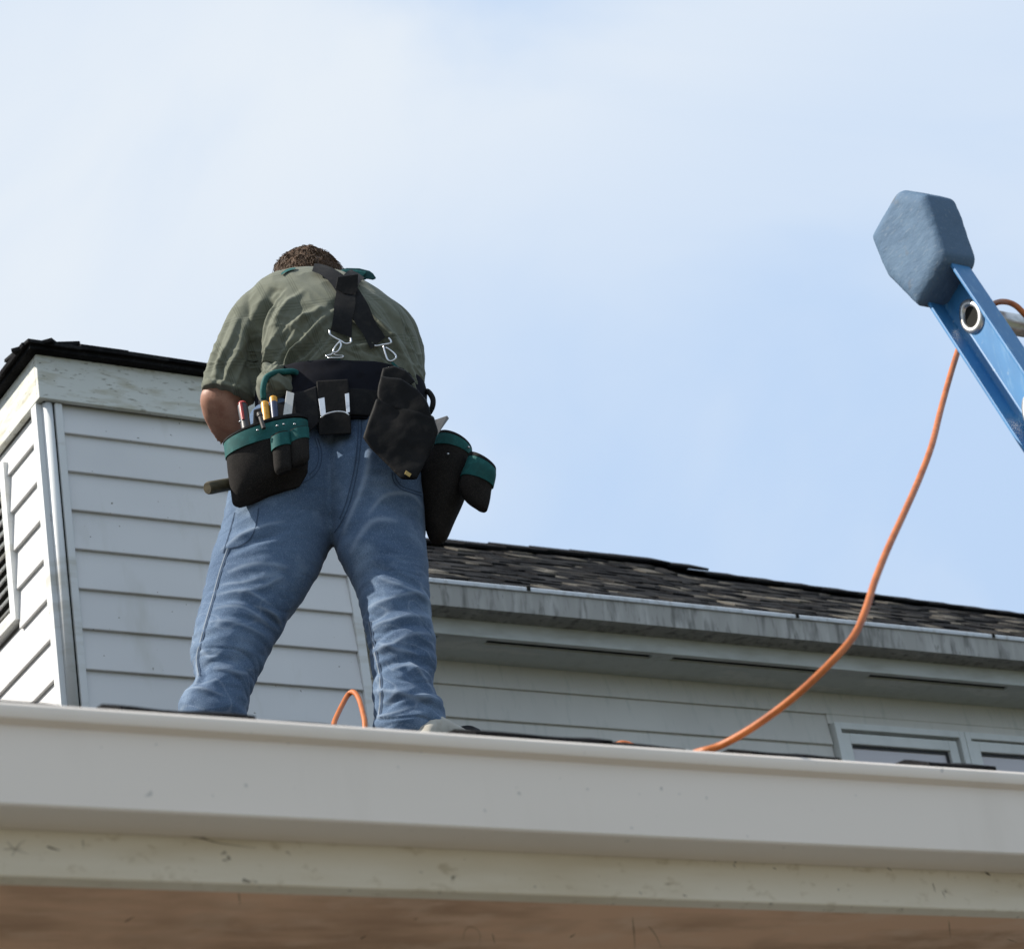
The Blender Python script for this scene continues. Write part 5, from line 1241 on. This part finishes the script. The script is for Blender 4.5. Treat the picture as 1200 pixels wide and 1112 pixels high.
# hand tools ----------------------------------------------------------
def tool(name, label, cat, parts):
    """parts: (name, verts, faces, material); first one is the thing itself"""
    root = thing(name, label, cat, MB, MA)
    for nm, (v, f), m in parts:
        o = link(nm, mesh(nm, v, f, m, True), root)
        es_ = o.modifiers.new('split', 'EDGE_SPLIT'); es_.split_angle = rad(40)
    return root
def lerp(a, b, t): return tuple(Vector(a).lerp(Vector(b), t))
a, b = D['knife_red']
tool('utility_knife', 'black and red handled knife at the left end of the tool pouch', 'knife',
     [('handle', tube_vf([lerp(a, b, t) for t in (0, .3, .6, .9, 1.0)], [.0135, .0135, .0145, .0145, .012], 14, 3), M['plastic_black']),
      ('red_insert', tube_vf([tuple(Vector(lerp(a, b, t)) + Vector((-.004, -.0125, 0))) for t in (.35, .6, .98)], [.004, .0055, .005], 10, 3), M['plastic_red']),
      ('end_cap', tube_vf([lerp(a, b, .97), lerp(a, b, 1.06)], [.0148, .010], 14, 2), M['plastic_red'])])
a, b = D['handle_yellow']
tool('chisel', 'amber plastic handled chisel in the middle of the tool pouch', 'chisel',
     [('handle', tube_vf([lerp(a, b, t) for t in (0, .2, .5, .9, .97, 1.0)], [.009, .0105, .0115, .0115, .010, .006], 12, 3), M['plastic_yellow']),
      ('blade', tube_vf([lerp(a, b, -.9), lerp(a, b, 0.02)], [.005, .006], 8, 2), M['steel'])])
a, b = D['handle_blue']
tool('screwdriver', 'screwdriver with navy grip and amber end in the tool pouch', 'screwdriver',
     [('handle', tube_vf([lerp(a, b, t) for t in (0, .2, .5, .78)], [.009, .0105, .011, .011], 12, 3), M['plastic_blue']),
      ('end_cap', tube_vf([lerp(a, b, .78), lerp(a, b, .95), lerp(a, b, 1.0)], [.0112, .0112, .006], 12, 3), M['plastic_yellow']),
      ('shaft', tube_vf([lerp(a, b, -.9), lerp(a, b, .02)], .0035, 8, 2), M['steel'])])
P = D['pencil_card']
o = prism('wood_rule', P, .006, M['white_wood'], None, .001); o.location = MB; o.rotation_euler = (0, 0, MA)
tag(o, 'flat white rule standing at the right end of the tool pouch', 'rule')
a, b = D['peg']
tool('nail_punch', 'thin grey steel punch hooked over the front of the tool pouch', 'punch', [('shaft', tube_vf([lerp(a, b, 0), lerp(a, b, .8)], [.006, .0065], 10, 2), M['punch']), ('head', tube_vf([lerp(a, b, .8), lerp(a, b, 1.0)], [.0085, .008], 10, 2), M['punch'])])
P = D['hammer']
hv = Vector(P[2]) - Vector(P[0]); e = Vector(P[2])
tool('hammer', 'olive handled hammer hanging behind the left tool pouch', 'hammer',
     [('handle', tube_vf([P[0], lerp(P[0], P[1], .15), P[1], lerp(P[1], P[2], .5), P[2]], [.0155, .0185, .0175, .014, .013], 16, 4), M['olive_wood']),
      ('head', tube_vf([tuple(e + Vector((-.03, .05, .05))), tuple(e), tuple(e + Vector((.03, -.06, -.05)))], [.015, .014, .017], 14, 3), M['steel_dull'])])
P = D['square']
o = prism('speed_square', P, .004, M['steel_dull'], None, .0008); o.location = MB; o.rotation_euler = (0, 0, MA)
tag(o, 'grey steel square poking out of the plain black leather pouch', 'square')
